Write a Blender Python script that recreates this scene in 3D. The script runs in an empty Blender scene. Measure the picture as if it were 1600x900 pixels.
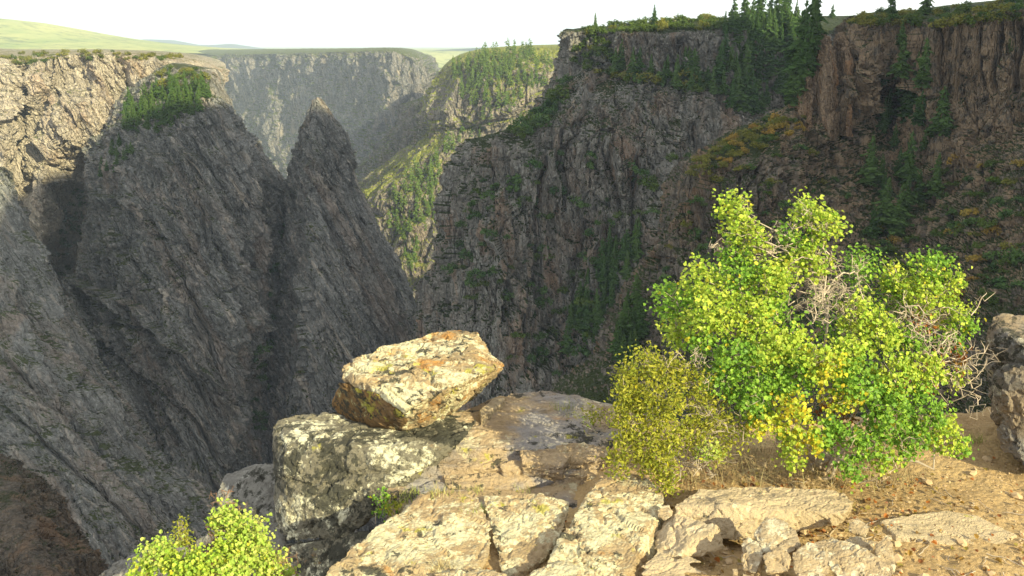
import bpy, bmesh, math, random
import numpy as np
from mathutils import Vector, Matrix

# ------------------------------------------------------------------ camera, sky, sun, exposure
scene = bpy.context.scene
F_PX = 1400.0                                   # focal length in pixels of the 1600 px wide photograph
PITCH = math.radians(15.1)
cam_d = bpy.data.cameras.new('camera')
cam_d.sensor_width = 36.0
cam_d.lens = 36.0 * F_PX / 1600.0
cam_d.clip_start = 0.05
cam_d.clip_end = 60000.0
cam = bpy.data.objects.new('camera', cam_d)
scene.collection.objects.link(cam)
cam.location = (0, 0, 0)
cam.rotation_euler = (math.radians(90) - PITCH, 0, 0)
scene.camera = cam

SUN_EL = math.radians(24.0)
SUN_H = np.array([0.66, -0.75])                # horizontal direction towards the sun: right and behind the camera
SUN_H = SUN_H / np.linalg.norm(SUN_H)
SUN_DIR = Vector((SUN_H[0] * math.cos(SUN_EL), SUN_H[1] * math.cos(SUN_EL), math.sin(SUN_EL)))

world = bpy.data.worlds.new('World')
scene.world = world
world.use_nodes = True
wt = world.node_tree
wt.nodes.clear()
w_out = wt.nodes.new('ShaderNodeOutputWorld')
w_bg = wt.nodes.new('ShaderNodeBackground')
w_sky = wt.nodes.new('ShaderNodeTexSky')
w_sky.sky_type = 'NISHITA'
w_sky.sun_disc = False
w_sky.sun_elevation = SUN_EL
w_sky.sun_rotation = math.atan2(SUN_H[0], SUN_H[1])
w_sky.altitude = 2400
w_sky.air_density = 1.0
w_sky.dust_density = 1.6
w_sky.ozone_density = 1.0
# thin bright broken cloud all over the sky
w_tc = wt.nodes.new('ShaderNodeTexCoord')
w_map = wt.nodes.new('ShaderNodeMapping')
w_map.inputs['Scale'].default_value = (1.6, 1.6, 7.0)
w_n = wt.nodes.new('ShaderNodeTexNoise')
w_n.inputs['Scale'].default_value = 2.3
w_n.inputs['Detail'].default_value = 7
w_n.inputs['Roughness'].default_value = 0.55
w_r = wt.nodes.new('ShaderNodeMapRange')
w_r.inputs['From Min'].default_value = 0.3
w_r.inputs['From Max'].default_value = 0.62
w_r.inputs['To Min'].default_value = 0.35
w_r.inputs['To Max'].default_value = 0.85
w_n2 = wt.nodes.new('ShaderNodeTexNoise')
w_n2.inputs['Scale'].default_value = 4.1
w_n2.inputs['Detail'].default_value = 6
w_cr = wt.nodes.new('ShaderNodeValToRGB')
w_cr.color_ramp.elements[0].position = 0.34
w_cr.color_ramp.elements[0].color = (5.6, 5.75, 5.9, 1)
w_cr.color_ramp.elements[1].position = 0.60
w_cr.color_ramp.elements[1].color = (13.0, 12.7, 12.0, 1)
w_mix = wt.nodes.new('ShaderNodeMix')
w_mix.data_type = 'RGBA'
wt.links.new(w_tc.outputs['Generated'], w_map.inputs['Vector'])
wt.links.new(w_map.outputs['Vector'], w_n.inputs['Vector'])
wt.links.new(w_map.outputs['Vector'], w_n2.inputs['Vector'])
wt.links.new(w_n.outputs['Fac'], w_r.inputs['Value'])
wt.links.new(w_n2.outputs['Fac'], w_cr.inputs['Fac'])
wt.links.new(w_r.outputs['Result'], w_mix.inputs['Factor'])
wt.links.new(w_sky.outputs['Color'], w_mix.inputs['A'])
wt.links.new(w_cr.outputs['Color'], w_mix.inputs['B'])
wt.links.new(w_mix.outputs['Result'], w_bg.inputs['Color'])
w_bg.inputs['Strength'].default_value = 0.088
wt.links.new(w_bg.outputs['Background'], w_out.inputs['Surface'])

sun_d = bpy.data.lights.new('sun', 'SUN')
sun_d.energy = 5.0
sun_d.angle = math.radians(0.53)
sun_d.color = (1.0, 0.905, 0.57)
sun = bpy.data.objects.new('sun', sun_d)
scene.collection.objects.link(sun)
sun.rotation_euler = SUN_DIR.to_track_quat('Z', 'Y').to_euler()
sun.location = SUN_DIR * 100

scene.view_settings.view_transform = 'Standard'
scene.view_settings.look = 'None'
scene.view_settings.gamma = 1.0
scene.view_settings.use_curve_mapping = False
scene.view_settings.exposure = 1.08
scene.render.engine = 'CYCLES'
scene.cycles.use_denoising = True
scene.cycles.max_bounces = 6
scene.cycles.diffuse_bounces = 3
scene.cycles.volume_bounces = 0
scene.cycles.transparent_max_bounces = 8
scene.cycles.sample_clamp_indirect = 6.0

C = scene.collection
rng = np.random.default_rng(11)
random.seed(5)

# ------------------------------------------------------------------ geometry helpers
CT, ST = math.cos(PITCH), math.sin(PITCH)

def at(px, py, Y):
    """point in the place seen at a pixel of the photograph, Y metres ahead"""
    r, u = px - 800.0, 450.0 - py
    dy, dz = F_PX * CT + u * ST, -F_PX * ST + u * CT
    k = Y / dy
    return (r * k, Y, dz * k)

def on_z(px, py, z):
    r, u = px - 800.0, 450.0 - py
    dy, dz = F_PX * CT + u * ST, -F_PX * ST + u * CT
    k = z / dz
    return (r * k, dy * k, z)

def link(o, parent=None):
    C.objects.link(o)
    if parent is not None:
        o.parent = parent
    return o

def tag(o, label=None, cat=None, group=None, kind=None):
    if label: o['label'] = label
    if cat: o['category'] = cat
    if group: o['group'] = group
    if kind: o['kind'] = kind
    return o

def mesh_np(name, V, Fc, smooth=False):
    """mesh from an (n,3) array and an (m,k) face array, or a list of such face arrays"""
    me = bpy.data.meshes.new(name)
    fl = Fc if isinstance(Fc, list) else [Fc]
    fl = [np.asarray(f, dtype=np.int32) for f in fl if len(f)]
    V = np.asarray(V, dtype=np.float32)
    me.vertices.add(len(V))
    me.vertices.foreach_set('co', V.ravel())
    loops = np.concatenate([f.ravel() for f in fl])
    tot = np.concatenate([np.full(len(f), f.shape[1], dtype=np.int32) for f in fl])
    start = np.concatenate([[0], np.cumsum(tot)[:-1]]).astype(np.int32)
    me.loops.add(len(loops))
    me.loops.foreach_set('vertex_index', loops)
    me.polygons.add(len(tot))
    me.polygons.foreach_set('loop_start', start)
    me.polygons.foreach_set('loop_total', tot)
    me.polygons.foreach_set('use_smooth', np.full(len(tot), bool(smooth)))
    me.update(calc_edges=True)
    return me

# ------------------------------------------------------------------ noise
_r = np.random.default_rng(3)
PERM = _r.permutation(256).astype(np.int32)
GRAD = _r.normal(size=(256, 3)).astype(np.float32)
GRAD /= np.linalg.norm(GRAD, axis=1)[:, None]
RND = _r.random((256, 4)).astype(np.float32)

def _h(ix, iy, iz):
    return PERM[(PERM[(PERM[ix & 255] + iy) & 255] + iz) & 255]

def perlin(P):
    P = np.asarray(P, dtype=np.float32)
    i = np.floor(P)
    f = P - i
    i = i.astype(np.int32)
    w = f * f * f * (f * (f * 6 - 15) + 10)
    out = np.zeros(len(P), dtype=np.float32)
    for dx in (0, 1):
        wx = w[:, 0] if dx else 1 - w[:, 0]
        for dy in (0, 1):
            wy = w[:, 1] if dy else 1 - w[:, 1]
            for dz in (0, 1):
                wz = w[:, 2] if dz else 1 - w[:, 2]
                g = GRAD[_h(i[:, 0] + dx, i[:, 1] + dy, i[:, 2] + dz)]
                d = g[:, 0] * (f[:, 0] - dx) + g[:, 1] * (f[:, 1] - dy) + g[:, 2] * (f[:, 2] - dz)
                out += d * wx * wy * wz
    return out * 1.5

def fbm(P, octv=5, gain=0.5, lac=2.03):
    a, s, tot = 1.0, 0.0, 0.0
    Q = np.asarray(P, dtype=np.float32)
    for k in range(octv):
        s = s + a * perlin(Q)
        tot += a
        a *= gain
        Q = Q * lac + 17.3
    return s / tot

def ridged(P, octv=4, gain=0.5, lac=2.1):
    a, s, tot = 1.0, 0.0, 0.0
    Q = np.asarray(P, dtype=np.float32)
    for k in range(octv):
        n = 1 - np.abs(perlin(Q)) * 1.6
        s = s + a * n
        tot += a
        a *= gain
        Q = Q * lac + 9.7
    return s / tot

def cells(P, tilt=1.0, crack=0.12):
    """blocky rock: every Voronoi cell a tilted facet, with a recessed joint between cells"""
    P = np.asarray(P, dtype=np.float32)
    b = np.floor(P - 0.5).astype(np.int32)
    f1 = np.full(len(P), 9.0, dtype=np.float32)
    f2 = np.full(len(P), 9.0, dtype=np.float32)
    hid = np.zeros(len(P), dtype=np.int32)
    dv = np.zeros((len(P), 3), dtype=np.float32)
    for dx in (0, 1):
        for dy in (0, 1):
            for dz in (0, 1):
                cx, cy, cz = b[:, 0] + dx, b[:, 1] + dy, b[:, 2] + dz
                h = _h(cx, cy, cz)
                r = RND[h]
                d = np.stack([P[:, 0] - cx - 0.12 - 0.76 * r[:, 0], P[:, 1] - cy - 0.12 - 0.76 * r[:, 1],
                              P[:, 2] - cz - 0.12 - 0.76 * r[:, 2]], 1)
                q = (d * d).sum(1)
                m = q < f1
                f2 = np.where(m, f1, np.minimum(f2, q))
                f1 = np.where(m, q, f1)
                hid = np.where(m, h, hid)
                dv[m] = d[m]
    e = np.sqrt(f2) - np.sqrt(f1)
    off = (RND[hid, 3] - 0.5) + tilt * (dv * GRAD[(hid + 71) & 255]).sum(1)
    if crack:
        off = off - 0.7 * np.clip(1 - e / crack, 0, 1)
    return off

def aniso(P, lin, k):
    lin = np.array(lin, dtype=np.float32)
    lin = lin / np.linalg.norm(lin)
    c = P @ lin
    return P - np.outer(c, lin) * (1 - 1.0 / k)

def warp(P, s, a):
    return P + a * np.stack([perlin(P / s), perlin(P / s + 31.7), perlin(P / s + 77.1)], 1)

def catmull(M, n, axis, periodic=False):
    """sample n points along an axis of a control array with a Catmull-Rom spline"""
    M = np.moveaxis(np.asarray(M, dtype=np.float64), axis, 0)
    k = len(M)
    if periodic:
        t = np.linspace(0, k, n, endpoint=False)
        i = np.floor(t).astype(int)
        f = t - i
        tan = 0.5 * (np.roll(M, -1, 0) - np.roll(M, 1, 0))
        j = (i + 1) % k
    else:
        t = np.linspace(0, k - 1, n)
        i = np.minimum(np.floor(t).astype(int), k - 2)
        f = t - i
        d = np.diff(M, axis=0)
        tan = np.zeros_like(M)
        tan[0], tan[-1] = d[0], d[-1]
        m = 0.5 * (d[:-1] + d[1:])
        lim = 1.6 * np.minimum(np.abs(d[:-1]), np.abs(d[1:])) + 0.25 * np.minimum(np.abs(m), 6.0)
        tan[1:-1] = np.clip(m, -lim, lim)                  # no overshoot at a sharp rim
        j = i + 1
    f = f.reshape((-1,) + (1,) * (M.ndim - 1))
    r = (2 * f ** 3 - 3 * f ** 2 + 1) * M[i] + (f ** 3 - 2 * f ** 2 + f) * tan[i] + (3 * f ** 2 - 2 * f ** 3) * M[j] + (f ** 3 - f ** 2) * tan[j]
    return np.moveaxis(r, 0, axis)

def grid_faces(nv, nu, periodic=False, flip=False):
    idx = np.arange(nv * nu).reshape(nv, nu)
    if periodic:
        idx = np.concatenate([idx, idx[:, :1]], 1)
    q = np.stack([idx[:-1, :-1], idx[1:, :-1], idx[1:, 1:], idx[:-1, 1:]], -1).reshape(-1, 4)
    return q[:, ::-1] if flip else q

def to_px(P):
    """pixel of the photograph at which a point of the place appears"""
    dep = P[:, 1] * CT - P[:, 2] * ST
    return np.stack([800 + F_PX * P[:, 0] / dep, 450 - F_PX * (P[:, 1] * ST + P[:, 2] * CT) / dep], 1)

def with_lines(disp, lines):
    """adds named rock features to a displacement: (path, half width, metres out (rib) or in (cleft)); a third kind, 'step', drops one side"""
    def f(P, N):
        D = disp(P, N)
        Q = to_px(P)
        Q = Q + 5.0 * np.stack([perlin(P / 7.0), perlin(P / 7.0 + 40)], 1) + 2.0 * np.stack([perlin(P / 2.5), perlin(P / 2.5 + 40)], 1)
        add = np.zeros(len(P))
        for ln in lines:
            path, w, amp = np.array(ln[0], float), ln[1], ln[2]
            best = np.full(len(P), 1e9); side = np.zeros(len(P)); along = np.zeros(len(P))
            n = len(path) - 1
            for i in range(n):
                a, b = path[i], path[i + 1]
                ab = b - a
                t_ = ((Q - a) @ ab) / (ab @ ab)
                tc = np.clip(t_, 0, 1)
                q = Q - a - tc[:, None] * ab
                d = np.hypot(q[:, 0], q[:, 1])
                m = d < best
                best = np.where(m, d, best)
                side = np.where(m, ab[0] * q[:, 1] - ab[1] * q[:, 0], side)
                along = np.where(m, (i + tc) / n, along)
            ends = np.clip(np.minimum(along, 1 - along) * 8, 0, 1) * 0.85 + 0.15
            if len(ln) > 3:
                add += amp * ends * np.where(side > 0, np.clip(1 - best / w, 0, 1), 0)      # stands proud on one side, breaking off at the line
            else:
                add += amp * ends * np.clip(1 - best / w, 0, 1)
        H = N * np.array([1, 1, 0.3])
        return D + H * add[:, None]
    return f

def net_points(rows):
    return np.array([[at(*p) for p in r] for r in rows])

def loft(name, M, nu, nv, disp, mat, periodic=False, smooth=False, kind='structure', parent=None):
    """rock face lofted through a net of points (rows from the rim down, columns left to right), broken up along its normal"""
    S = catmull(catmull(M, nu, 1, periodic), nv, 0)
    if periodic:
        du = np.roll(S, -1, 1) - np.roll(S, 1, 1)
    else:
        du = np.gradient(S, axis=1)
    dv = np.gradient(S, axis=0)
    N = np.cross(dv, du)
    N /= np.linalg.norm(N, axis=2)[..., None] + 1e-9
    P, N = S.reshape(-1, 3), N.reshape(-1, 3)
    if disp is not None:
        d = disp(P, N)
        P = P + N * d[:, None] if d.ndim == 1 else P + d
    me = mesh_np(name, P, grid_faces(nv, nu, periodic), smooth)
    me.materials.append(mat)
    o = bpy.data.objects.new(name, me)
    link(o, parent)
    if kind: o['kind'] = kind
    return o

# ------------------------------------------------------------------ materials
class NT:
    def __init__(self, name):
        self.m = bpy.data.materials.new(name)
        self.m.use_nodes = True
        self.t = self.m.node_tree
        self.t.nodes.clear()
        self.out = self.t.nodes.new('ShaderNodeOutputMaterial')
        self.tc = self.t.nodes.new('ShaderNodeTexCoord').outputs['Object']
    def node(self, typ, **kw):
        n = self.t.nodes.new(typ)
        for k, v in kw.items():
            setattr(n, k, v)
        return n
    def put(self, sock, v):
        if isinstance(v, bpy.types.NodeSocket):
            self.t.links.new(v, sock)
        elif isinstance(v, (tuple, list)) and sock.type == 'RGBA' and len(v) == 3:
            sock.default_value = tuple(v) + (1,)
        else:
            sock.default_value = v
    def mapping(self, vec=None, scale=(1, 1, 1), rot=(0, 0, 0), loc=(0, 0, 0)):
        n = self.node('ShaderNodeMapping')
        self.put(n.inputs['Vector'], vec or self.tc)
        n.inputs['Scale'].default_value = scale
        n.inputs['Rotation'].default_value = rot
        n.inputs['Location'].default_value = loc
        return n.outputs['Vector']
    def noise(self, scale, detail=6, rough=0.55, vec=None, dist=0.0, out='Fac'):
        n = self.node('ShaderNodeTexNoise')
        self.put(n.inputs['Vector'], vec or self.tc)
        n.inputs['Scale'].default_value = scale
        n.inputs['Detail'].default_value = detail
        n.inputs['Roughness'].default_value = rough
        n.inputs['Distortion'].default_value = dist
        return n.outputs[out]
    def voro(self, scale, vec=None, feature='F1', out='Distance', rnd=1.0):
        n = self.node('ShaderNodeTexVoronoi', feature=feature)
        self.put(n.inputs['Vector'], vec or self.tc)
        n.inputs['Scale'].default_value = scale
        n.inputs['Randomness'].default_value = rnd
        return n.outputs[out]
    def ramp(self, v, a, b, lo=0.0, hi=1.0, smooth=True):
        n = self.node('ShaderNodeMapRange')
        n.interpolation_type = 'SMOOTHSTEP' if smooth else 'LINEAR'
        self.put(n.inputs['Value'], v)
        n.inputs['From Min'].default_value = a
        n.inputs['From Max'].default_value = b
        n.inputs['To Min'].default_value = lo
        n.inputs['To Max'].default_value = hi
        return n.outputs['Result']
    def mix(self, fac, a, b, mode='MIX'):
        n = self.node('ShaderNodeMix', data_type='RGBA', blend_type=mode)
        self.put(n.inputs['Factor'], fac)
        self.put(n.inputs['A'], a)
        self.put(n.inputs['B'], b)
        return n.outputs['Result']
    def math(self, op, a, b=0.5):
        n = self.node('ShaderNodeMath', operation=op)
        self.put(n.inputs[0], a)
        self.put(n.inputs[1], b)
        return n.outputs[0]
    def up(self):
        g = self.node('ShaderNodeNewGeometry')
        s = self.node('ShaderNodeSeparateXYZ')
        self.put(s.inputs[0], g.outputs['Normal'])
        return s.outputs['Z']
    def rand(self):
        return self.node('ShaderNodeObjectInfo').outputs['Random']
    def bump(self, h, strength=0.5, dist=0.1, normal=None):
        n = self.node('ShaderNodeBump')
        n.inputs['Strength'].default_value = strength
        n.inputs['Distance'].default_value = dist
        self.put(n.inputs['Height'], h)
        if normal is not None:
            self.put(n.inputs['Normal'], normal)
        return n.outputs['Normal']
    def surf(self, col, rough=0.85, normal=None, spec=0.25):
        b = self.node('ShaderNodeBsdfPrincipled')
        self.put(b.inputs['Base Color'], col)
        self.put(b.inputs['Roughness'], rough)
        b.inputs['Specular IOR Level'].default_value = spec
        if normal is not None:
            self.put(b.inputs['Normal'], normal)
        self.put(self.out.inputs['Surface'], b.outputs[0])
        return self.m

def cliff_material(name, greys, streak, stain, lin_rot, veg=None, size=1.0, veg_lo=0.55, stain_amt=0.5, light=None, stretch=5.0, streak_amt=1.0):
    """fractured gneiss: grey ground, pale seams along the foliation, rusty stains, green on the ledges"""
    t = NT(name)
    s = 1.0 / size
    lin = t.mapping(scale=(1, 1, 1 / stretch), vec=t.mapping(rot=lin_rot))
    n1 = t.noise(0.035 * s, 5, 0.62)
    n2 = t.noise(0.25 * s, 5, 0.65)
    col = t.mix(t.ramp(n1, 0.35, 0.65), greys[0], greys[1])
    col = t.mix(t.ramp(n2, 0.42, 0.72), col, greys[2])
    # blotches of pale and dark lichen
    n3 = t.noise(0.9 * s, 6, 0.7, vec=t.mapping(loc=(31, 7, 3)))
    col = t.mix(t.ramp(n3, 0.52, 0.64, 0, 0.7), col, tuple(c * 1.7 for c in greys[0]))
    col = t.mix(t.ramp(n3, 0.32, 0.45, 0.75, 0.0), col, tuple(c * 0.42 for c in greys[1]))
    # pale seams
    ls = t.noise(0.16 * s, 7, 0.6, vec=t.mapping(vec=lin, scale=(1, 1, 0.45)), dist=0.5)
    big = t.noise(0.02 * s, 3, 0.5, vec=t.mapping(loc=(9, 50, 3)))
    seam = t.math('MULTIPLY', t.ramp(ls, 0.55, 0.64), t.ramp(big, 0.38, 0.62, 0.15, 1.0))
    col = t.mix(t.math('MULTIPLY', seam, streak_amt), col, streak)
    fine = t.noise(0.55 * s, 6, 0.62, vec=t.mapping(vec=lin, loc=(4, 40, 9), scale=(1, 1, 0.6)), dist=0.3)
    col = t.mix(t.ramp(fine, 0.56, 0.66, 0, 0.55 * streak_amt), col, streak)
    col = t.mix(t.ramp(fine, 0.36, 0.45, 0.6, 0), col, tuple(c * 0.4 for c in greys[1]))
    # rusty weathering
    ls2 = t.noise(0.07 * s, 7, 0.62, vec=t.mapping(vec=lin, loc=(70, 20, 40)), dist=0.4)
    rust = t.math('MULTIPLY', t.ramp(ls2, 0.5, 0.68), stain_amt)
    col = t.mix(rust, col, stain)
    if light is not None:
        nl = t.noise(0.012 * s, 3, 0.5, vec=t.mapping(loc=(3, 5, 80)))
        sz = t.node('ShaderNodeSeparateXYZ'); t.put(sz.inputs[0], t.tc)
        nl = t.math('ADD', nl, t.ramp(sz.outputs['Z'], -55.0, -15.0, -0.06, 0.10))          # fresh tan rock in the upper band
        col = t.mix(t.math('MULTIPLY', t.ramp(nl, 0.48, 0.62, 0.0, 0.8), t.ramp(n2, 0.36, 0.55)), col, light)
    if veg is not None:
        vn = t.noise(0.09 * s, 8, 0.7, vec=t.mapping(loc=(5, 1, 60)))
        vf = t.math('ADD', t.up(), t.math('MULTIPLY', t.math('SUBTRACT', vn, 0.5), 1.6))
        vcol = t.mix(t.noise(0.4 * s, 5, 0.6), veg[0], veg[1])
        col = t.mix(t.ramp(vf, veg_lo, veg_lo + 0.18), col, vcol)
    h = t.math('ADD', t.noise(0.45 * s, 6, 0.68), t.math('MULTIPLY', t.noise(0.5 * s, 4, 0.6, vec=lin), 0.8))
    # crisp joints
    wv = t.node('ShaderNodeVectorMath', operation='MULTIPLY_ADD')
    t.put(wv.inputs[0], t.noise(0.2 * s, 2, 0.6, out='Color')); wv.inputs[1].default_value = (3.0 * size,) * 3; t.put(wv.inputs[2], t.mapping(vec=lin, scale=(1, 1, 0.7)))
    for sc_, wt_ in ((0.13, 0.55), (0.42, 0.32)):
        e = t.voro(sc_ * s, vec=wv.outputs[0], feature='DISTANCE_TO_EDGE')
        h = t.math('ADD', h, t.ramp(e, 0.0, 0.10, -wt_, 0.0))
    nrm = t.bump(h, 1.0, 4.5 * size)
    return t.surf(col, 0.92, nrm, 0.12)
# ------------------------------------------------------------------ the canyon
def rot_for(lin):
    """mapping rotation that turns a direction onto the texture's z axis"""
    q = Vector(lin).normalized().rotation_difference(Vector((0, 0, 1)))
    return tuple(q.to_euler('XYZ'))

LIN_L = (0.52, -0.2, -0.83)                      # foliation of the left wall: down to the right
LIN_V = (0.05, -0.1, -1.0)                       # upright joints of the right wall

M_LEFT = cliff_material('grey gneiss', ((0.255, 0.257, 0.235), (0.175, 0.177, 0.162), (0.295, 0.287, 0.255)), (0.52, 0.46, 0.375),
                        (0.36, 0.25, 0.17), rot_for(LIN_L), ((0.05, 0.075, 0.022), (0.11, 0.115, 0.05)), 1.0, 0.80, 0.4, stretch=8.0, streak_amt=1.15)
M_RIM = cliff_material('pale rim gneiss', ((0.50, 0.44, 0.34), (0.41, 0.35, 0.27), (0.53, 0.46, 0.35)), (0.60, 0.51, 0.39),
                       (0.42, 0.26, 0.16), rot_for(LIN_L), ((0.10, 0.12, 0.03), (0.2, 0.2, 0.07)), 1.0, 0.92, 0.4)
M_RIGHT = cliff_material('brown jointed gneiss', ((0.20, 0.178, 0.142), (0.13, 0.113, 0.088), (0.24, 0.203, 0.152)), (0.38, 0.27, 0.165),
                         (0.36, 0.205, 0.095), rot_for(LIN_V), ((0.03, 0.048, 0.013), (0.065, 0.08, 0.022)), 0.75, 0.64, 0.5, light=(0.40, 0.295, 0.185), stretch=9.0)
M_PILLAR = cliff_material('tan pillar rock', ((0.30, 0.225, 0.15), (0.22, 0.16, 0.105), (0.34, 0.25, 0.16)), (0.42, 0.30, 0.18),
                          (0.44, 0.22, 0.085), rot_for(LIN_V), None, 0.5, 0.5, 0.7, stretch=8.0)
M_SHOULDER = cliff_material('rusty shoulder rock', ((0.15, 0.125, 0.095), (0.10, 0.085, 0.065), (0.18, 0.14, 0.10)), (0.26, 0.18, 0.11),
                            (0.24, 0.15, 0.085), rot_for(LIN_V), ((0.03, 0.04, 0.012), (0.06, 0.06, 0.02)), 0.5, 0.95, 0.7)
M_MESA = cliff_material('dark blocky gneiss', ((0.30, 0.295, 0.258), (0.205, 0.193, 0.165), (0.345, 0.322, 0.273)), (0.36, 0.29, 0.22),
                        (0.36, 0.20, 0.10), rot_for(LIN_V), ((0.028, 0.045, 0.012), (0.06, 0.075, 0.02)), 0.9, 0.60, 0.5, stretch=4.0)
M_FAR = cliff_material('far canyon gneiss', ((0.22, 0.21, 0.195), (0.15, 0.145, 0.135), (0.27, 0.25, 0.21)), (0.40, 0.34, 0.25),
                       (0.36, 0.27, 0.19), rot_for((0.2, 0, -1)), ((0.08, 0.11, 0.03), (0.17, 0.18, 0.05)), 2.6, 0.62, 0.3, stretch=5.0)
M_MID = cliff_material('wooded ridge rock', ((0.30, 0.27, 0.23), (0.23, 0.205, 0.175), (0.33, 0.29, 0.23)), (0.42, 0.35, 0.26),
                       (0.36, 0.25, 0.15), rot_for((0.2, 0, -1)), ((0.17, 0.22, 0.04), (0.38, 0.37, 0.08)), 1.8, 0.40, 0.3, stretch=4.0)

def crag(big, s, lin, k, amp=1.0, fine=1.0, calm=True, wob=0.22, ribs=1.0):
    """displacement: buttresses, joint blocks in three sizes, foliation, open cracks along and across it; flat tops stay calm"""
    ln = np.array(lin, dtype=np.float32); ln = ln / np.linalg.norm(ln)
    cr = np.array((0.75, 0.1, 0.65)); cr = cr / np.linalg.norm(cr)
    def f(P, N):
        P = P.astype(np.float32)
        Pw = warp(P, s * 1.5, s * wob)
        Q = aniso(Pw, ln, k)
        Q2 = aniso(Pw, ln, max(1.0, k * 0.6))
        d = big * fbm(P / (s * 4.5), 3) + big * 0.9 * (ridged(Q / (s * 2.4), 3) - 0.6)
        d += s * amp * (0.22 * cells(Q / s, 1.1, 0.05) + 0.12 * cells(Q2 / (s * 0.42) + 5, 1.2, 0.0) + 0.055 * cells(Q2 / (s * 0.17) + 9, 1.2, 0.0))
        # long ribs and grooves along the foliation
        R = aniso(Pw, ln, k * 2.4)
        d += ribs * s * (0.34 * (ridged(R / (s * 1.1) + 7, 2) - 0.6) - 0.24 * (ridged(R / (s * 0.5) + 3, 3) - 0.6))
        d += fine * s * 0.09 * fbm(aniso(P, ln, k * 2.2) / (s * 0.22), 4, 0.6)
        for sc, am, L, kk in ((1.3, 0.16, ln, k * 2.5), (0.55, 0.09, ln, k * 2), (0.9, 0.10, cr, 5.0)):
            n = perlin(aniso(Pw, L, kk) / (s * sc) + 3.3 * sc)
            d -= s * am * np.clip(1 - np.abs(n) / 0.055, 0, 1)
        if calm: d = d * np.clip((1.0 - N[:, 2]) / 0.2, 0.12, 1.0)
        D = N * d[:, None]
        D[:, 2] *= np.clip(1.15 - np.abs(N[:, 2]), 0.35, 1.0) * 0.75          # broken faces step in and out more than up
        return D
    return f

def net(name, rows, nu, nv, disp, mat):
    return loft(name, net_points(rows), nu, nv, disp, mat)

# left rim wall, in sunlight along its top
A0c = [-260, -120, -40, 8, 34, 62, 100, 150, 205, 255, 300, 336, 352]
def a0row(pys, Y0, dY):
    return [(x, y, Y0 + d) for x, y, d in zip(A0c, pys, dY)]
zz = [0] * 13
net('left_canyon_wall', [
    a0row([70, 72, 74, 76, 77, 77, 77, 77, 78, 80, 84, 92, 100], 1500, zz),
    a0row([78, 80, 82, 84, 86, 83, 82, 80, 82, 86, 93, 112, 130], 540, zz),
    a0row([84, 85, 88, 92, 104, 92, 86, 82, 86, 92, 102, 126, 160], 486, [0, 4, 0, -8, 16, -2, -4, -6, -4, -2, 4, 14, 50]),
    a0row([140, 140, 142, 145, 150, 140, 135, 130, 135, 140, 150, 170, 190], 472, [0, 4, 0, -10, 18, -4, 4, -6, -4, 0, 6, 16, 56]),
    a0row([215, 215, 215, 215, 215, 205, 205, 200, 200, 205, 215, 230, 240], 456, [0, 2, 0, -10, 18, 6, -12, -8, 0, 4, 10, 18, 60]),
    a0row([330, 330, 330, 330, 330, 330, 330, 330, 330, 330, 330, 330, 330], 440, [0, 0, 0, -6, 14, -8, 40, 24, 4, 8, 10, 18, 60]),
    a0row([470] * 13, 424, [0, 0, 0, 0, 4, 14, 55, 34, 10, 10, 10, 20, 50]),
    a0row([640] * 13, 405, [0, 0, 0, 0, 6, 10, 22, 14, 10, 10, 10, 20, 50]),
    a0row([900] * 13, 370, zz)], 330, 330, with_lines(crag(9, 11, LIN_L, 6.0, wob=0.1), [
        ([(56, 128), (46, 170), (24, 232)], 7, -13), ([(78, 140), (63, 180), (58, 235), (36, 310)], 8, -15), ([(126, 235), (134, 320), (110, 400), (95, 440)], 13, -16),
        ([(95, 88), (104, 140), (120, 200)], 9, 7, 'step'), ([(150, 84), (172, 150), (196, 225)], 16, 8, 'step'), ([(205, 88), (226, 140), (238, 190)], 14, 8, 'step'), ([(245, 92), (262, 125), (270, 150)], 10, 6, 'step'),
        ([(20, 96), (14, 150), (2, 215)], 10, 7, 'step'), ([(180, 84), (192, 110), (204, 150)], 6, -6), ([(120, 84), (130, 120), (145, 170)], 6, -6), ([(70, 86), (72, 110), (84, 135)], 5, -6), ([(110, 90), (112, 120)], 5, -5)]), M_RIM)

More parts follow.
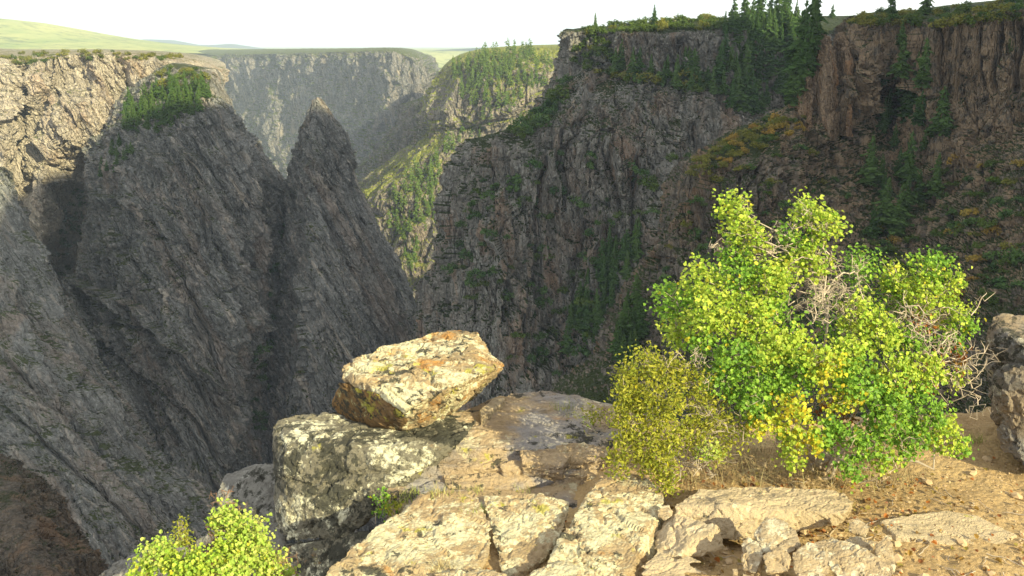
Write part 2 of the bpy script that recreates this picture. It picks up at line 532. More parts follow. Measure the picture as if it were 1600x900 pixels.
# the great buttress with a wooded bench below its crest
net('canyon_buttress', [
    [(140, 150, 520), (190, 128, 520), (240, 108, 510), (275, 96, 500), (330, 116, 500), (352, 172, 520), (392, 232, 540), (426, 282, 540), (448, 330, 560)],
    [(135, 215, 470), (186, 160, 468), (236, 122, 462), (272, 103, 452), (325, 119, 448), (350, 178, 462), (390, 236, 476), (426, 286, 486), (448, 334, 520)],
    [(138, 262, 440), (180, 208, 418), (230, 217, 404), (284, 196, 400), (336, 166, 408), (370, 212, 425), (406, 254, 440), (432, 296, 455), (448, 340, 500)],
    [(136, 335, 432), (170, 312, 404), (220, 322, 390), (285, 310, 384), (345, 290, 390), (395, 300, 405), (422, 330, 422), (440, 360, 445), (450, 390, 490)],
    [(112, 440, 420), (160, 440, 384), (220, 450, 367), (290, 450, 362), (355, 440, 370), (400, 440, 390), (428, 450, 412), (440, 462, 436), (448, 472, 480)],
    [(105, 580, 394), (165, 590, 360), (230, 600, 346), (300, 600, 342), (360, 600, 350), (394, 600, 372), (410, 600, 398), (418, 600, 424), (424, 600, 465)],
    [(180, 790, 352), (220, 800, 332), (270, 800, 322), (320, 800, 318), (360, 800, 324), (388, 800, 342), (400, 790, 368), (406, 780, 394), (412, 770, 430)],
    [(230, 1000, 310), (260, 1000, 300), (300, 1000, 292), (340, 1000, 290), (370, 1000, 296), (392, 1000, 310), (402, 990, 335), (410, 980, 360), (416, 970, 390)]],
    300, 450, with_lines(crag(7, 8, LIN_L, 7.0, 1.2, 1.6, wob=0.1, ribs=1.4), [
        ([(262, 205), (325, 262), (345, 330), (366, 420), (386, 510), (396, 600)], 20, 9, 'step'), ([(215, 222), (282, 262), (326, 360), (350, 450), (372, 560)], 26, 8, 'step'),
        ([(242, 340), (254, 390), (300, 470), (332, 530), (348, 590)], 7, -7), ([(96, 470), (160, 540), (230, 598), (285, 645), (335, 705), (372, 750)], 7, -7), ([(108, 425), (200, 468), (300, 556), (362, 624)], 24, 7, 'step'),
        ([(128, 300), (200, 308), (252, 332), (275, 380)], 16, 6, 'step'), ([(180, 330), (196, 400), (250, 470)], 5, -5), ([(355, 190), (375, 260), (400, 340), (412, 430)], 12, 7, 'step'), ([(130, 640), (220, 700), (290, 780)], 16, 6, 'step'),
        ([(150, 500), (250, 520), (330, 640)], 5, -5), ([(310, 300), (322, 380), (338, 430)], 5, -5)]), M_LEFT)

# nearer buttress down the left edge
net('canyon_buttress', [
    [(-260, 190, 420), (-120, 215, 420), (-50, 240, 420), (-14, 256, 420), (2, 270, 430), (12, 286, 450)],
    [(-260, 210, 350), (-120, 235, 345), (-50, 252, 345), (-14, 262, 350), (0, 272, 372), (10, 290, 430)],
    [(-260, 360, 322), (-120, 368, 314), (-30, 370, 314), (22, 366, 326), (42, 370, 350), (50, 384, 410)],
    [(-260, 480, 300), (-110, 488, 290), (0, 490, 290), (70, 486, 305), (100, 490, 328), (110, 505, 390)],
    [(-260, 600, 280), (-100, 600, 270), (40, 600, 268), (125, 595, 284), (164, 600, 306), (176, 615, 366)],
    [(-260, 700, 264), (-80, 700, 252), (70, 700, 250), (170, 690, 264), (218, 698, 286), (236, 712, 344)],
    [(-260, 800, 246), (-60, 800, 236), (110, 800, 234), (240, 790, 246), (326, 800, 266), (350, 815, 322)],
    [(-260, 960, 220), (-40, 960, 212), (150, 960, 212), (300, 950, 224), (420, 960, 242), (450, 975, 300)],
    [(-260, 1150, 190), (-20, 1150, 185), (180, 1150, 185), (330, 1150, 195), (460, 1150, 212), (490, 1150, 270)]],
    250, 420, with_lines(crag(6, 7, (0.6, -0.25, -0.75), 7.0, 1.2, 1.6, wob=0.1, ribs=1.4), [
        ([(22, 340), (58, 450), (92, 540), (142, 620), (196, 690)], 22, 7, 'step'), ([(-20, 545), (80, 622), (160, 702), (245, 795)], 8, -7), ([(-20, 612), (100, 722), (200, 802), (270, 870)], 7, -6),
        ([(-20, 580), (92, 655), (175, 745), (240, 830)], 20, 6, 'step'), ([(0, 400), (30, 500), (70, 590), (110, 650)], 14, 5, 'step'), ([(0, 660), (80, 740), (150, 830), (190, 900)], 16, 5, 'step'), ([(130, 640), (190, 740), (300, 820)], 5, -5)]), M_LEFT)

# low brown shoulder in the bottom left corner
net('rock_shoulder', [
    [(-260, 640, 190), (-120, 680, 190), (-30, 705, 190), (10, 722, 195), (22, 735, 205)],
    [(-260, 660, 140), (-110, 695, 135), (-20, 718, 136), (22, 730, 142), (42, 742, 170)],
    [(-260, 760, 128), (-100, 770, 122), (10, 765, 120), (62, 764, 127), (80, 778, 160)],
    [(-260, 860, 116), (-80, 850, 110), (40, 840, 108), (98, 830, 116), (118, 846, 150)],
    [(-260, 960, 104), (-60, 950, 100), (70, 930, 98), (150, 915, 106), (172, 935, 140)],
    [(-260, 1100, 90), (-40, 1100, 86), (100, 1100, 84), (200, 1080, 92), (225, 1100, 125)]],
    150, 160, crag(3, 4.5, LIN_V, 3.0), M_SHOULDER)

# the spire
def tower(name, rows, nu, nv, disp, mat):
    """free-standing rock: rings of points (py, left px, right px, Y, half depth, skew)"""
    M = []
    for py, l, r, Y, dep, top in rows:
        c = np.array(at((l + r) / 2, py, Y))
        hw = (at(r, py, Y)[0] - at(l, py, Y)[0]) / 2
        ring = []
        for k in range(12):
            a = 2 * math.pi * k / 12
            e = 1.0 / (abs(math.cos(a)) + abs(math.sin(a))) ** 0.75
            ring.append(c + np.array([-math.cos(a) * hw * e, -math.sin(a) * dep * e, top * math.cos(a)]))
        M.append(ring)
    return loft(name, np.array(M), nu, nv, disp, mat, periodic=True)

def tip_calm(f):
    return lambda P, N: f(P, N) * np.clip((-24 - P[:, 2]) / 28 + 0.22, 0.2, 1)[:, None]
tower('rock_spire', [(152, 495, 498, 436, 0.6, 0), (159, 488, 507, 436, 3, 0), (172, 481, 516, 435, 6, 0), (190, 474, 528, 434, 10, 0), (212, 466, 541, 434, 14, 0), (245, 458, 549, 432, 20, 0),
                     (300, 450, 566, 430, 27, 0), (370, 443, 596, 426, 34, 0), (450, 427, 640, 420, 42, 0), (540, 413, 668, 412, 50, 0), (660, 398, 705, 402, 60, 0),
                     (800, 385, 745, 390, 70, 0), (1000, 370, 800, 372, 82, 0)], 300, 420, with_lines(tip_calm(crag(3, 5.5, (0.35, -0.2, -0.9), 6.0, 1.2, 1.4, wob=0.1)), [
        ([(484, 230), (520, 325), (560, 400), (602, 480), (642, 560)], 16, 6, 'step'), ([(498, 310), (530, 380), (572, 460), (600, 540)], 5, -4), ([(458, 300), (472, 370), (462, 450), (440, 545), (420, 640)], 7, -6),
        ([(524, 190), (534, 210), (530, 236)], 7, 3, 'step'), ([(478, 200), (488, 240), (480, 300)], 8, 3, 'step'), ([(505, 190), (512, 220), (508, 280), (540, 340)], 4, -3), ([(470, 400), (490, 470), (480, 560), (470, 640)], 14, 5, 'step'),
        ([(545, 230), (540, 280), (560, 340)], 9, 4, 'step'), ([(520, 440), (540, 520), (560, 620)], 10, 4, 'step')]), M_LEFT)
tower('rock_fin', [(222, 399, 403, 462, 2, 0), (240, 394, 411, 461, 6, 0), (266, 388, 426, 458, 10, 0), (300, 382, 441, 455, 14, 0), (380, 374, 448, 450, 24, 0), (520, 360, 450, 440, 30, 0), (700, 350, 450, 425, 40, 0)],
      90, 160, crag(3, 7, (0.1, 0, -1), 5.0), M_LEFT)

# mesa across the side canyon on the right
net('mesa_wall', [
    [(880, 62, 500), (893, 53, 490), (930, 44, 485), (990, 37, 480), (1050, 32, 480), (1110, 28, 480), (1210, 26, 490), (1360, 24, 500)],
    [(884, 58, 470), (894, 47, 440), (930, 43, 430), (990, 39, 424), (1050, 36, 420), (1110, 34, 420), (1210, 34, 430), (1360, 36, 440)],
    [(886, 62, 450), (893, 50, 394), (930, 49, 381), (990, 50, 372), (1050, 51, 368), (1110, 50, 370), (1210, 58, 386), (1360, 60, 400)],
    [(880, 108, 446), (886, 100, 386), (925, 104, 373), (985, 108, 364), (1050, 112, 358), (1115, 110, 364), (1205, 140, 384), (1340, 150, 396)],
    [(836, 184, 442), (846, 177, 376), (900, 162, 352), (970, 158, 348), (1050, 168, 345), (1120, 178, 352), (1210, 220, 366), (1340, 230, 384)],
    [(738, 236, 436), (750, 224, 366), (830, 222, 338), (930, 240, 331), (1040, 260, 331), (1120, 262, 340), (1210, 300, 350), (1340, 320, 368)],
    [(700, 334, 424), (712, 320, 358), (790, 330, 326), (880, 342, 330), (1000, 352, 320), (1120, 352, 334), (1210, 390, 340), (1340, 400, 350)],
    [(672, 452, 410), (682, 440, 348), (770, 450, 316), (880, 452, 322), (1000, 455, 310), (1110, 460, 324), (1210, 490, 328), (1340, 500, 336)],
    [(656, 565, 392), (668, 560, 334), (755, 570, 304), (880, 572, 310), (1000, 575, 296), (1100, 580, 310), (1210, 600, 314), (1340, 610, 322)],
    [(636, 720, 370), (650, 720, 316), (740, 730, 288), (880, 735, 292), (1000, 740, 278), (1100, 740, 290), (1210, 745, 296), (1340, 750, 304)],
    [(616, 950, 340), (634, 950, 290), (740, 950, 262), (880, 950, 264), (1000, 950, 252), (1100, 950, 262), (1210, 950, 268), (1340, 950, 276)]],
    480, 430, with_lines(crag(10, 8, (0.12, -0.1, -1.0), 3.2, 1.3, ribs=0.8), [
        ([(936, 108), (918, 150), (905, 195)], 24, 9, 'step'), ([(1002, 235), (988, 330), (1000, 420)], 8, -8), ([(852, 232), (842, 330), (850, 430), (840, 520)], 9, -9), ([(766, 250), (748, 340), (730, 430)], 8, -7),
        ([(908, 320), (892, 420), (902, 530)], 8, -8), ([(960, 190), (950, 260), (968, 330)], 7, -6), ([(800, 205), (790, 280), (800, 340)], 18, 7, 'step'), ([(880, 180), (870, 260), (880, 330)], 18, 7, 'step'),
        ([(1060, 190), (1050, 260), (1040, 340)], 20, 7, 'step'), ([(720, 300), (712, 360), (700, 430)], 14, 7, 'step'), ([(940, 330), (930, 400), (945, 470)], 16, 6, 'step'), ([(980, 55), (985, 80), (990, 110)], 12, 5, 'step'), ([(1040, 60), (1062, 85), (1090, 110)], 14, 6, 'step'),
        ([(780, 360), (790, 430), (780, 520)], 20, 8, 'step'), ([(830, 450), (820, 520), (826, 590)], 6, -6)]), M_MESA)

# right wall with its promontory
net('right_canyon_wall', [
    [(1352, 40, 420), (1356, 24, 420), (1380, 16, 420), (1412, 18, 420), (1450, 12, 420), (1500, 6, 420), (1560, 0, 420), (1640, -6, 420), (1860, -40, 420)],
    [(1342, 60, 300), (1346, 32, 275), (1376, 26, 266), (1410, 30, 274), (1450, 30, 262), (1500, 22, 256), (1560, 12, 250), (1640, 4, 240), (1860, -30, 210)],
    [(1330, 76, 296), (1337, 38, 258), (1375, 31, 246), (1408, 44, 262), (1450, 40, 246), (1500, 28, 240), (1560, 20, 233), (1640, 12, 226), (1860, -20, 196)],
    [(1300, 130, 292), (1310, 118, 254), (1352, 112, 242), (1402, 130, 264), (1450, 115, 242), (1500, 110, 236), (1560, 104, 229), (1640, 96, 222), (1860, 80, 190)],
    [(1180, 196, 290), (1192, 186, 250), (1285, 192, 240), (1376, 205, 252), (1440, 205, 240), (1500, 195, 230), (1560, 190, 224), (1640, 185, 216), (1860, 170, 185)],
    [(1060, 284, 282), (1070, 272, 236), (1180, 266, 223), (1320, 288, 230), (1430, 300, 228), (1500, 285, 216), (1560, 270, 208), (1640, 260, 200), (1860, 240, 172)],
    [(1030, 412, 266), (1040, 400, 223), (1150, 392, 208), (1300, 402, 208), (1420, 405, 206), (1500, 400, 192), (1560, 395, 184), (1640, 390, 176), (1860, 370, 150)],
    [(930, 566, 246), (944, 552, 203), (1070, 545, 190), (1270, 550, 182), (1410, 550, 176), (1500, 550, 164), (1560, 550, 156), (1640, 550, 148), (1860, 540, 126)],
    [(800, 690, 226), (818, 672, 186), (980, 690, 172), (1230, 700, 160), (1400, 700, 150), (1500, 700, 140), (1560, 700, 132), (1640, 700, 126), (1860, 700, 106)],
    [(740, 900, 200), (760, 890, 165), (940, 900, 150), (1210, 900, 136), (1400, 900, 126), (1500, 900, 116), (1560, 900, 110), (1640, 900, 104), (1860, 900, 90)]],
    480, 430, with_lines(crag(7, 5.5, LIN_V, 4.5, 1.5, ribs=0.6, wob=0.1), [
        ([(1318, 60), (1315, 130), (1312, 200)], 5, -6), ([(1334, 50), (1336, 120), (1332, 190)], 5, -6), ([(1372, 40), (1370, 105), (1375, 170)], 5, -6), ([(1396, 44), (1400, 137), (1390, 230)], 9, -9),
        ([(1436, 50), (1434, 115), (1432, 180)], 7, -7), ([(1466, 40), (1469, 90), (1466, 140)], 5, -5), ([(1502, 34), (1499, 92), (1494, 150)], 6, -6), ([(1530, 30), (1532, 85), (1534, 140)], 5, -5), ([(1562, 26), (1558, 88), (1556, 150)], 7, -7), ([(1590, 20), (1592, 90), (1588, 160)], 6, -6),
        ([(1076, 285), (1076, 332), (1072, 380)], 5, -5), ([(1096, 280), (1098, 335), (1096, 390)], 5, -5), ([(1122, 270), (1120, 335), (1116, 400)], 6, -6), ([(1152, 262), (1154, 321), (1156, 380)], 6, -6), ([(1190, 240), (1190, 300), (1186, 360)], 6, -5), ([(1228, 220), (1225, 275), (1222, 330)], 6, -5), ([(1060, 400), (1056, 450), (1048, 500)], 6, -5), ([(1088, 410), (1088, 465), (1080, 520)], 6, -6), 
        ([(1345, 36), (1352, 110), (1348, 180)], 18, 6, 'step'), ([(1448, 44), (1442, 110), (1440, 150)], 26, 6, 'step'), ([(1512, 40), (1506, 100), (1500, 150)], 20, 5, 'step'), ([(1110, 240), (1104, 300), (1100, 370)], 14, 6, 'step')]), M_RIGHT)
for rows in ([(52, 1283, 1289, 251, 1, 0), (58, 1276, 1296, 250, 4, 0), (75, 1269, 1302, 249, 6, 0), (110, 1262, 1306, 247, 8, 0), (160, 1260, 1308, 246, 8, 0), (215, 1258, 1310, 245, 8, 0)],
             [(90, 1256, 1259, 249, 1, 0), (96, 1249, 1262, 248, 3, 0), (120, 1244, 1268, 247, 5, 0), (170, 1240, 1272, 246, 6, 0), (215, 1238, 1274, 245, 6, 0)],
             [(50, 1311, 1315, 254, 1, 0), (56, 1306, 1320, 253, 4, 0), (90, 1302, 1328, 251, 6, 0), (160, 1300, 1332, 249, 7, 0), (210, 1298, 1334, 248, 7, 0)]):
    tower('rock_pillar', rows, 60, 120, crag(1.0, 4, LIN_V, 5.0, 0.8), M_PILLAR)

# wooded ridge coming down to the river, about a kilometre away
MIDc = lambda *a: list(a)
def mid_disp(P, N):
    return crag(13, 24, (-0.45, -0.5, -0.75), 2.6, 0.9, calm=False, ribs=0.6)(P, N) * np.clip((1130 - P[:, 1]) / 150, 0.05, 1)[:, None]
net('wooded_ridge', [
    [(664, 150, 1500), (700, 96, 1500), (742, 78, 1500), (795, 72, 1500), (845, 70, 1500), (900, 69, 1500), (1000, 68, 1500)],
    [(682, 140, 1010), (703, 106, 950), (738, 86, 935), (790, 80, 925), (842, 78, 930), (898, 76, 930), (1000, 75, 930)],
    [(672, 166, 1000), (692, 128, 915), (735, 110, 890), (790, 100, 880), (842, 98, 880), (898, 98, 872), (1000, 98, 862)],
    [(655, 192, 990), (678, 182, 897), (728, 188, 862), (786, 170, 850), (842, 140, 856), (898, 128, 850), (1000, 128, 840)],
    [(668, 212, 960), (690, 212, 892), (724, 208, 872), (775, 196, 866), (832, 178, 864), (898, 165, 862), (1000, 165, 860)],
    [(622, 258, 930), (645, 255, 874), (684, 250, 858), (738, 240, 852), (802, 224, 850), (885, 210, 850), (1000, 210, 850)],
    [(578, 316, 900), (600, 306, 852), (645, 300, 840), (715, 292, 834), (795, 282, 834), (880, 274, 834), (1000, 274, 834)],
    [(575, 385, 880), (602, 372, 836), (650, 370, 824), (716, 362, 818), (795, 354, 818), (880, 350, 818), (1000, 350, 818)],
    [(590, 465, 862), (630, 452, 818), (676, 450, 806), (738, 445, 800), (800, 444, 800), (880, 440, 800), (1000, 440, 800)],
    [(605, 580, 840), (650, 570, 800), (690, 570, 790), (745, 565, 785), (800, 560, 785), (880, 560, 785), (1000, 560, 785)]],
    330, 330, mid_disp, M_MID)
# side ridge with small pinnacles, in front of the far wall
net('jagged_ridge', [
    [(545, 290, 1150), (560, 262, 1140), (590, 238, 1130), (618, 205, 1120), (640, 160, 1110), (668, 150, 1100), (690, 160, 1100)],
    [(540, 296, 1080), (556, 266, 1070), (588, 242, 1060), (616, 208, 1050), (640, 166, 1040), (668, 158, 1030), (692, 166, 1020)],
    [(540, 330, 1030), (562, 300, 1015), (600, 280, 1000), (630, 250, 985), (660, 220, 970), (690, 205, 955), (715, 200, 945)],
    [(545, 380, 980), (575, 350, 960), (615, 330, 940), (650, 300, 920), (690, 270, 905), (720, 250, 890), (750, 245, 880)],
    [(560, 470, 930), (600, 440, 900), (640, 420, 880), (680, 390, 860), (720, 360, 840), (750, 340, 830), (780, 330, 820)]],
    180, 130, crag(13, 20, (0, 0, -1), 3.0), M_FAR)

net('rock_spur', [
    [(556, 300, 1010), (582, 268, 1000), (612, 246, 990), (645, 226, 985)],
    [(560, 303, 960), (588, 272, 948), (618, 250, 936), (650, 232, 928)],
    [(572, 322, 935), (604, 296, 915), (634, 276, 900), (662, 262, 892)],
    [(585, 360, 915), (618, 335, 895), (648, 315, 880), (675, 300, 872)],
    [(600, 430, 895), (635, 400, 876), (660, 380, 865), (690, 370, 860)]], 110, 110, crag(9, 16, (-0.4, -0.4, -0.8), 2.5, calm=False), M_MID)

# far wall of the canyon
FARc = [180, 260, 320, 370, 420, 470, 520, 570, 615, 645, 668, 680, 684]
farY = [2650, 2500, 2330, 2200, 2080, 1970, 1860, 1750, 1660, 1640, 1670, 1730, 1820]
def frow(pys, dY):
    return [(x, y, Y + dY) for x, y, Y in zip(FARc, pys, farY)]
net('far_canyon_wall', [
    frow([78, 78, 77, 77, 76.5, 76, 75.5, 75, 74.5, 77, 88, 108, 130], 900),
    frow([90, 89, 87, 85.5, 84, 82.5, 81, 79.5, 78.5, 90, 112, 138, 150], 20),
    frow([96, 94, 92, 90, 88, 86, 85, 83, 82, 95, 118, 145, 160], 0),
    frow([140, 140, 140, 140, 140, 140, 138, 135, 130, 138, 150, 170, 180], -25),
    frow([200] * 13, -60), frow([270] * 13, -110), frow([360] * 13, -170), frow([470] * 13, -230)],
    330, 210, crag(34, 46, (0.2, 0, -1), 4.0, 0.9), M_FAR)

# open country beyond the rims
t = NT('dry grass and sagebrush')
gn = t.noise(0.004, 8, 0.65, vec=t.mapping(scale=(1, 0.35, 1)))
g = t.mix(t.ramp(gn, 0.38, 0.6), (0.19, 0.235, 0.06), (0.32, 0.32, 0.10))
g = t.mix(t.ramp(t.noise(0.018, 9, 0.75), 0.50, 0.60, 0, 0.75), g, (0.07, 0.10, 0.03))
M_GRASSLAND = t.surf(g, 0.95, None, 0.1)

def hill(name, prof, Y, depth, back, mat, nx=160, ny=60, seed=0.0, rough=1.0, base=-14.0):
    """rise whose skyline passes through the given (px, py) points at distance Y"""
    px = np.array([p[0] for p in prof]); py = np.array([p[1] for p in prof])
    xs = np.linspace(px[0], px[-1], nx)
    top = np.interp(xs, px, py)
    X = np.array([at(x, p, Y) for x, p in zip(xs, top)])
    V = []
    for j in range(ny):
        f = j / (ny - 1)
        if f < 0.6:
            g_ = f / 0.6
            y = Y - depth * (1 - g_)
            h = g_ * g_ * (3 - 2 * g_)
        else:
            g_ = (f - 0.6) / 0.4
            y = Y + back * g_
            h = 1 - g_ * g_ * (3 - 2 * g_)
        for i in range(nx):
            V.append((X[i, 0] * (0.75 + 0.25 * y / Y), y, base + (X[i, 2] - base) * h))
    V = np.array(V)
    V[:, 2] += rough * 9 * fbm(V / 700.0 + seed, 4) * np.clip((V[:, 2] - base) / 30, 0, 1)
    me = mesh_np(name, V, grid_faces(ny, nx, flip=True), True)
    me.materials.append(mat)
    return tag(link(bpy.data.objects.new(name, me)), kind='structure')

hill('grassy_hill', [(-900, 20), (-400, 8), (-120, 18), (0, 30), (60, 37), (120, 49), (190, 62), (270, 72), (340, 79), (420, 85)], 3200, 1300, 1600, M_GRASSLAND, seed=2.0)
M_FORESTHILL = NT('distant forest'); M_FORESTHILL = M_FORESTHILL.surf(M_FORESTHILL.mix(M_FORESTHILL.noise(0.004, 6, 0.6), (0.02, 0.04, 0.04), (0.05, 0.07, 0.05)), 0.95, None, 0.1)
hill('distant_hill', [(120, 80), (190, 65), (230, 61), (265, 62), (300, 70), (330, 70.5), (362, 69), (400, 76), (450, 82)], 8200, 1500, 1500, M_FORESTHILL, seed=5.0, base=-40)
hill('distant_mesa', [(600, 92), (640, 82), (690, 77.5), (745, 75), (800, 73.5), (950, 73), (1100, 76)], 4600, 1500, 2500, M_FORESTHILL, seed=8.0, base=-190)

# grassland sheet out to the horizon
xs = np.sinh(np.linspace(-4.2, 4.2, 90)) / np.sinh(4.2) * 24000
ys = 2300 + (np.linspace(0, 1, 60) ** 2.2) * 24000
G = np.stack(np.meshgrid(xs, ys), -1).reshape(-1, 2)
Vg = np.concatenate([G, np.full((len(G), 1), -22.0)], 1)
inval = np.exp(-((Vg[:, 0] + 380 - 0.02 * Vg[:, 1]) / 330) ** 2) * np.clip((4400 - Vg[:, 1]) / 1500, 0, 1)
Vg[:, 2] += 6 * fbm(Vg / 900.0, 3) - 110 * np.exp(-((Vg[:, 0] + 190) / 200) ** 2) * np.clip((4300 - Vg[:, 1]) / 1500, 0, 1)
me = mesh_np('grassland', Vg, grid_faces(60, 90, flip=True), True)
me.materials.append(M_GRASSLAND)
tag(link(bpy.data.objects.new('grassland', me)), kind='structure')

# river bed at the bottom of the canyon
t = NT('canyon floor talus')
M_FLOOR = t.surf(t.mix(t.noise(0.05, 8, 0.7), (0.13, 0.12, 0.1), (0.22, 0.2, 0.16)), 0.95, t.bump(t.noise(0.2, 8, 0.7), 0.8, 3.0), 0.1)
xs = np.linspace(-900, 700, 120); ys = np.linspace(-20, 2000, 150)
G = np.stack(np.meshgrid(xs, ys), -1).reshape(-1, 2)
Vf = np.concatenate([G, np.full((len(G), 1), -330.0)], 1)
Vf[:, 2] += 22 * fbm(Vf / 90.0, 4)
me = mesh_np('canyon_floor', Vf, grid_faces(150, 120, flip=True), True)
me.materials.append(M_FLOOR)
tag(link(bpy.data.objects.new('canyon_floor', me)), kind='structure')

# unseen mountain side added beyond the frame, shaped to keep the canyon in shade
def added_shade_ridge():
    nx, ny = 150, 110
    us = np.linspace(0, 1, nx); vs = np.linspace(-1, 1, ny)
    # crest given across and along the sun's direction: (u, distance towards the sun, height)
    uh = [(-60, 420, -60), (0, 300, -50), (20, 245, -10), (40, 205, 128), (70, 200, 187), (108, 200, 234), (137, 200, 250), (165, 200, 240), (215, 200, 232), (296, 200, 200), (365, 205, 176), (415, 230, 132), (455, 260, 50), (500, 300, -40), (600, 340, -60)]
    pth = np.array([(-SUN_H[1] * u + SUN_H[0] * q, SUN_H[0] * u + SUN_H[1] * q, z) for u, q, z in uh], float)
    ln = catmull(pth, nx, 0)
    tan = np.gradient(ln[:, :2], axis=0)
    tan /= np.linalg.norm(tan, axis=1)[:, None]
    nor = np.stack([tan[:, 1], -tan[:, 0]], 1)
    V = []
    for v in vs:
        w = 120 if v < 0 else 320
        off = v * w
        h = 1 - abs(v) ** 1.15
        V.append(np.concatenate([ln[:, :2] + nor * off * (0.45 + 0.55 * np.clip(ln[:, 2:3] / 200, 0, 1)), (ln[:, 2] * h - 30 * abs(v))[:, None]], 1))
    V = np.concatenate(V)
    V[:, 2] += 11 * fbm(V / 55.0, 5)
    me = mesh_np('added_shade_mountain', V, grid_faces(ny, nx), False)
    me.materials.append(M_RIGHT)
    return tag(link(bpy.data.objects.new('added_shade_mountain', me)), kind='structure')
added_shade_ridge()
# ------------------------------------------------------------------ foreground: soil and rocks
def lichen_rock(name, base, base2, crust, crust_amt=0.5, dark_amt=0.4, yellow=0.2, orange=0.2, lin=(1, 0, -0.6), scale=1.0, grey=None):
    """weathered rock with crusts of pale, black, yellow and orange lichen"""
    t = NT(name)
    s = scale
    lv = t.mapping(scale=(1, 1, 0.18), vec=t.mapping(rot=rot_for(lin)))
    col = t.mix(t.ramp(t.noise(2.2 * s, 8, 0.62), 0.36, 0.64), base, base2)
    col = t.mix(t.ramp(t.noise(7.0 * s, 8, 0.65, vec=lv), 0.50, 0.70, 0, 0.6), col, tuple(c * 0.5 for c in base2))
    if grey is not None:
        col = t.mix(t.ramp(t.noise(1.7 * s, 6, 0.6, vec=t.mapping(loc=(3, 8, 1))), 0.48, 0.60), col, grey)
    # pale crust in ragged patches with finer speckle
    c1 = t.noise(3.2 * s, 10, 0.74, vec=t.mapping(loc=(11, 2, 7)), dist=0.4)
    c2 = t.noise(26.0 * s, 8, 0.72, vec=t.mapping(loc=(2, 6, 13)))
    cf = t.math('ADD', t.math('MULTIPLY', c1, 0.62), t.math('MULTIPLY', c2, 0.38))
    k0 = 0.62 - 0.24 * crust_amt
    pale = t.mix(t.ramp(c2, 0.4, 0.62), tuple(c * 0.78 for c in crust), tuple(min(0.8, c * 1.12) for c in crust))
    col = t.mix(t.ramp(cf, k0 - 0.015, k0 + 0.05), col, pale)
    # black crust
    d1 = t.noise(16.0 * s, 8, 0.72, vec=t.mapping(loc=(1, 9, 4)))
    d2 = t.noise(2.6 * s, 5, 0.6, vec=t.mapping(loc=(6, 3, 2)))
    df = t.math('ADD', t.math('MULTIPLY', d1, 0.6), t.math('MULTIPLY', d2, 0.4))
    k1 = 0.64 - 0.2 * dark_amt
    col = t.mix(t.ramp(df, k1, k1 + 0.04, 0, 0.9), col, (0.045, 0.045, 0.035))
    if yellow:
        y = t.noise(5.5 * s, 7, 0.7, vec=t.mapping(loc=(21, 4, 9)))
        col = t.mix(t.ramp(y, 0.70 - 0.22 * yellow, 0.74 - 0.2 * yellow, 0, 0.75), col, (0.40, 0.37, 0.06))
    if orange:
        o = t.noise(3.5 * s, 7, 0.66, vec=t.mapping(loc=(2, 14, 5), vec=lv))
        col = t.mix(t.ramp(o, 0.68 - 0.2 * orange, 0.76 - 0.2 * orange, 0, 0.8), col, (0.40, 0.20, 0.055))
    h = t.math('ADD', t.noise(14 * s, 10, 0.7), t.math('MULTIPLY', t.noise(22 * s, 6, 0.6, vec=lv), 0.7))
    nrm = t.bump(h, 1.0, 0.045)
    return t.surf(col, 0.9, nrm, 0.2)

CREAM = (0.60, 0.57, 0.41)
M_BOULDER = lichen_rock('cream lichen boulder', (0.40, 0.30, 0.17), (0.28, 0.21, 0.12), (0.62, 0.57, 0.37), 0.56, 0.52, 0.55, 0.62, (0.75, -0.3, -0.6))
M_BLOCK = lichen_rock('dark lichen block', (0.20, 0.18, 0.13), (0.13, 0.12, 0.09), CREAM, 0.40, 0.72, 0.30, 0.25, (0.9, 0, -0.4))
M_LEDGE = lichen_rock('grey bedrock', (0.46, 0.34, 0.20), (0.34, 0.25, 0.155), (0.55, 0.48, 0.32), 0.30, 0.46, 0.40, 0.40, (1, 0, -0.1), grey=(0.30, 0.275, 0.255))
M_FRONT = lichen_rock('cream lichen slab', (0.46, 0.35, 0.20), (0.36, 0.26, 0.145), (0.62, 0.56, 0.36), 0.52, 0.46, 0.42, 0.22, (0.5, -0.6, -0.6))
M_TAN = lichen_rock('tan sandstone slab', (0.54, 0.43, 0.275), (0.45, 0.35, 0.21), (0.62, 0.54, 0.38), 0.20, 0.14, 0.05, 0.30, (1, 0, -0.7))
M_PILE = lichen_rock('tan and grey stone', (0.46, 0.35, 0.21), (0.34, 0.26, 0.165), (0.58, 0.52, 0.37), 0.36, 0.42, 0.10, 0.30, (1, 0, -0.5), grey=(0.36, 0.315, 0.235))
M_GREYROCK = lichen_rock('grey outcrop rock', (0.24, 0.23, 0.20), (0.18, 0.17, 0.15), (0.34, 0.33, 0.29), 0.35, 0.5, 0.0, 0.15, (1, 0, -0.4))  # the rock's own grey with muted lichen crusts
M_SIDE = lichen_rock('grey brown layered rock', (0.27, 0.21, 0.145), (0.19, 0.15, 0.105), (0.42, 0.39, 0.30), 0.22, 0.55, 0.05, 0.3, (1, 0.2, 0.05), grey=(0.19, 0.18, 0.165))

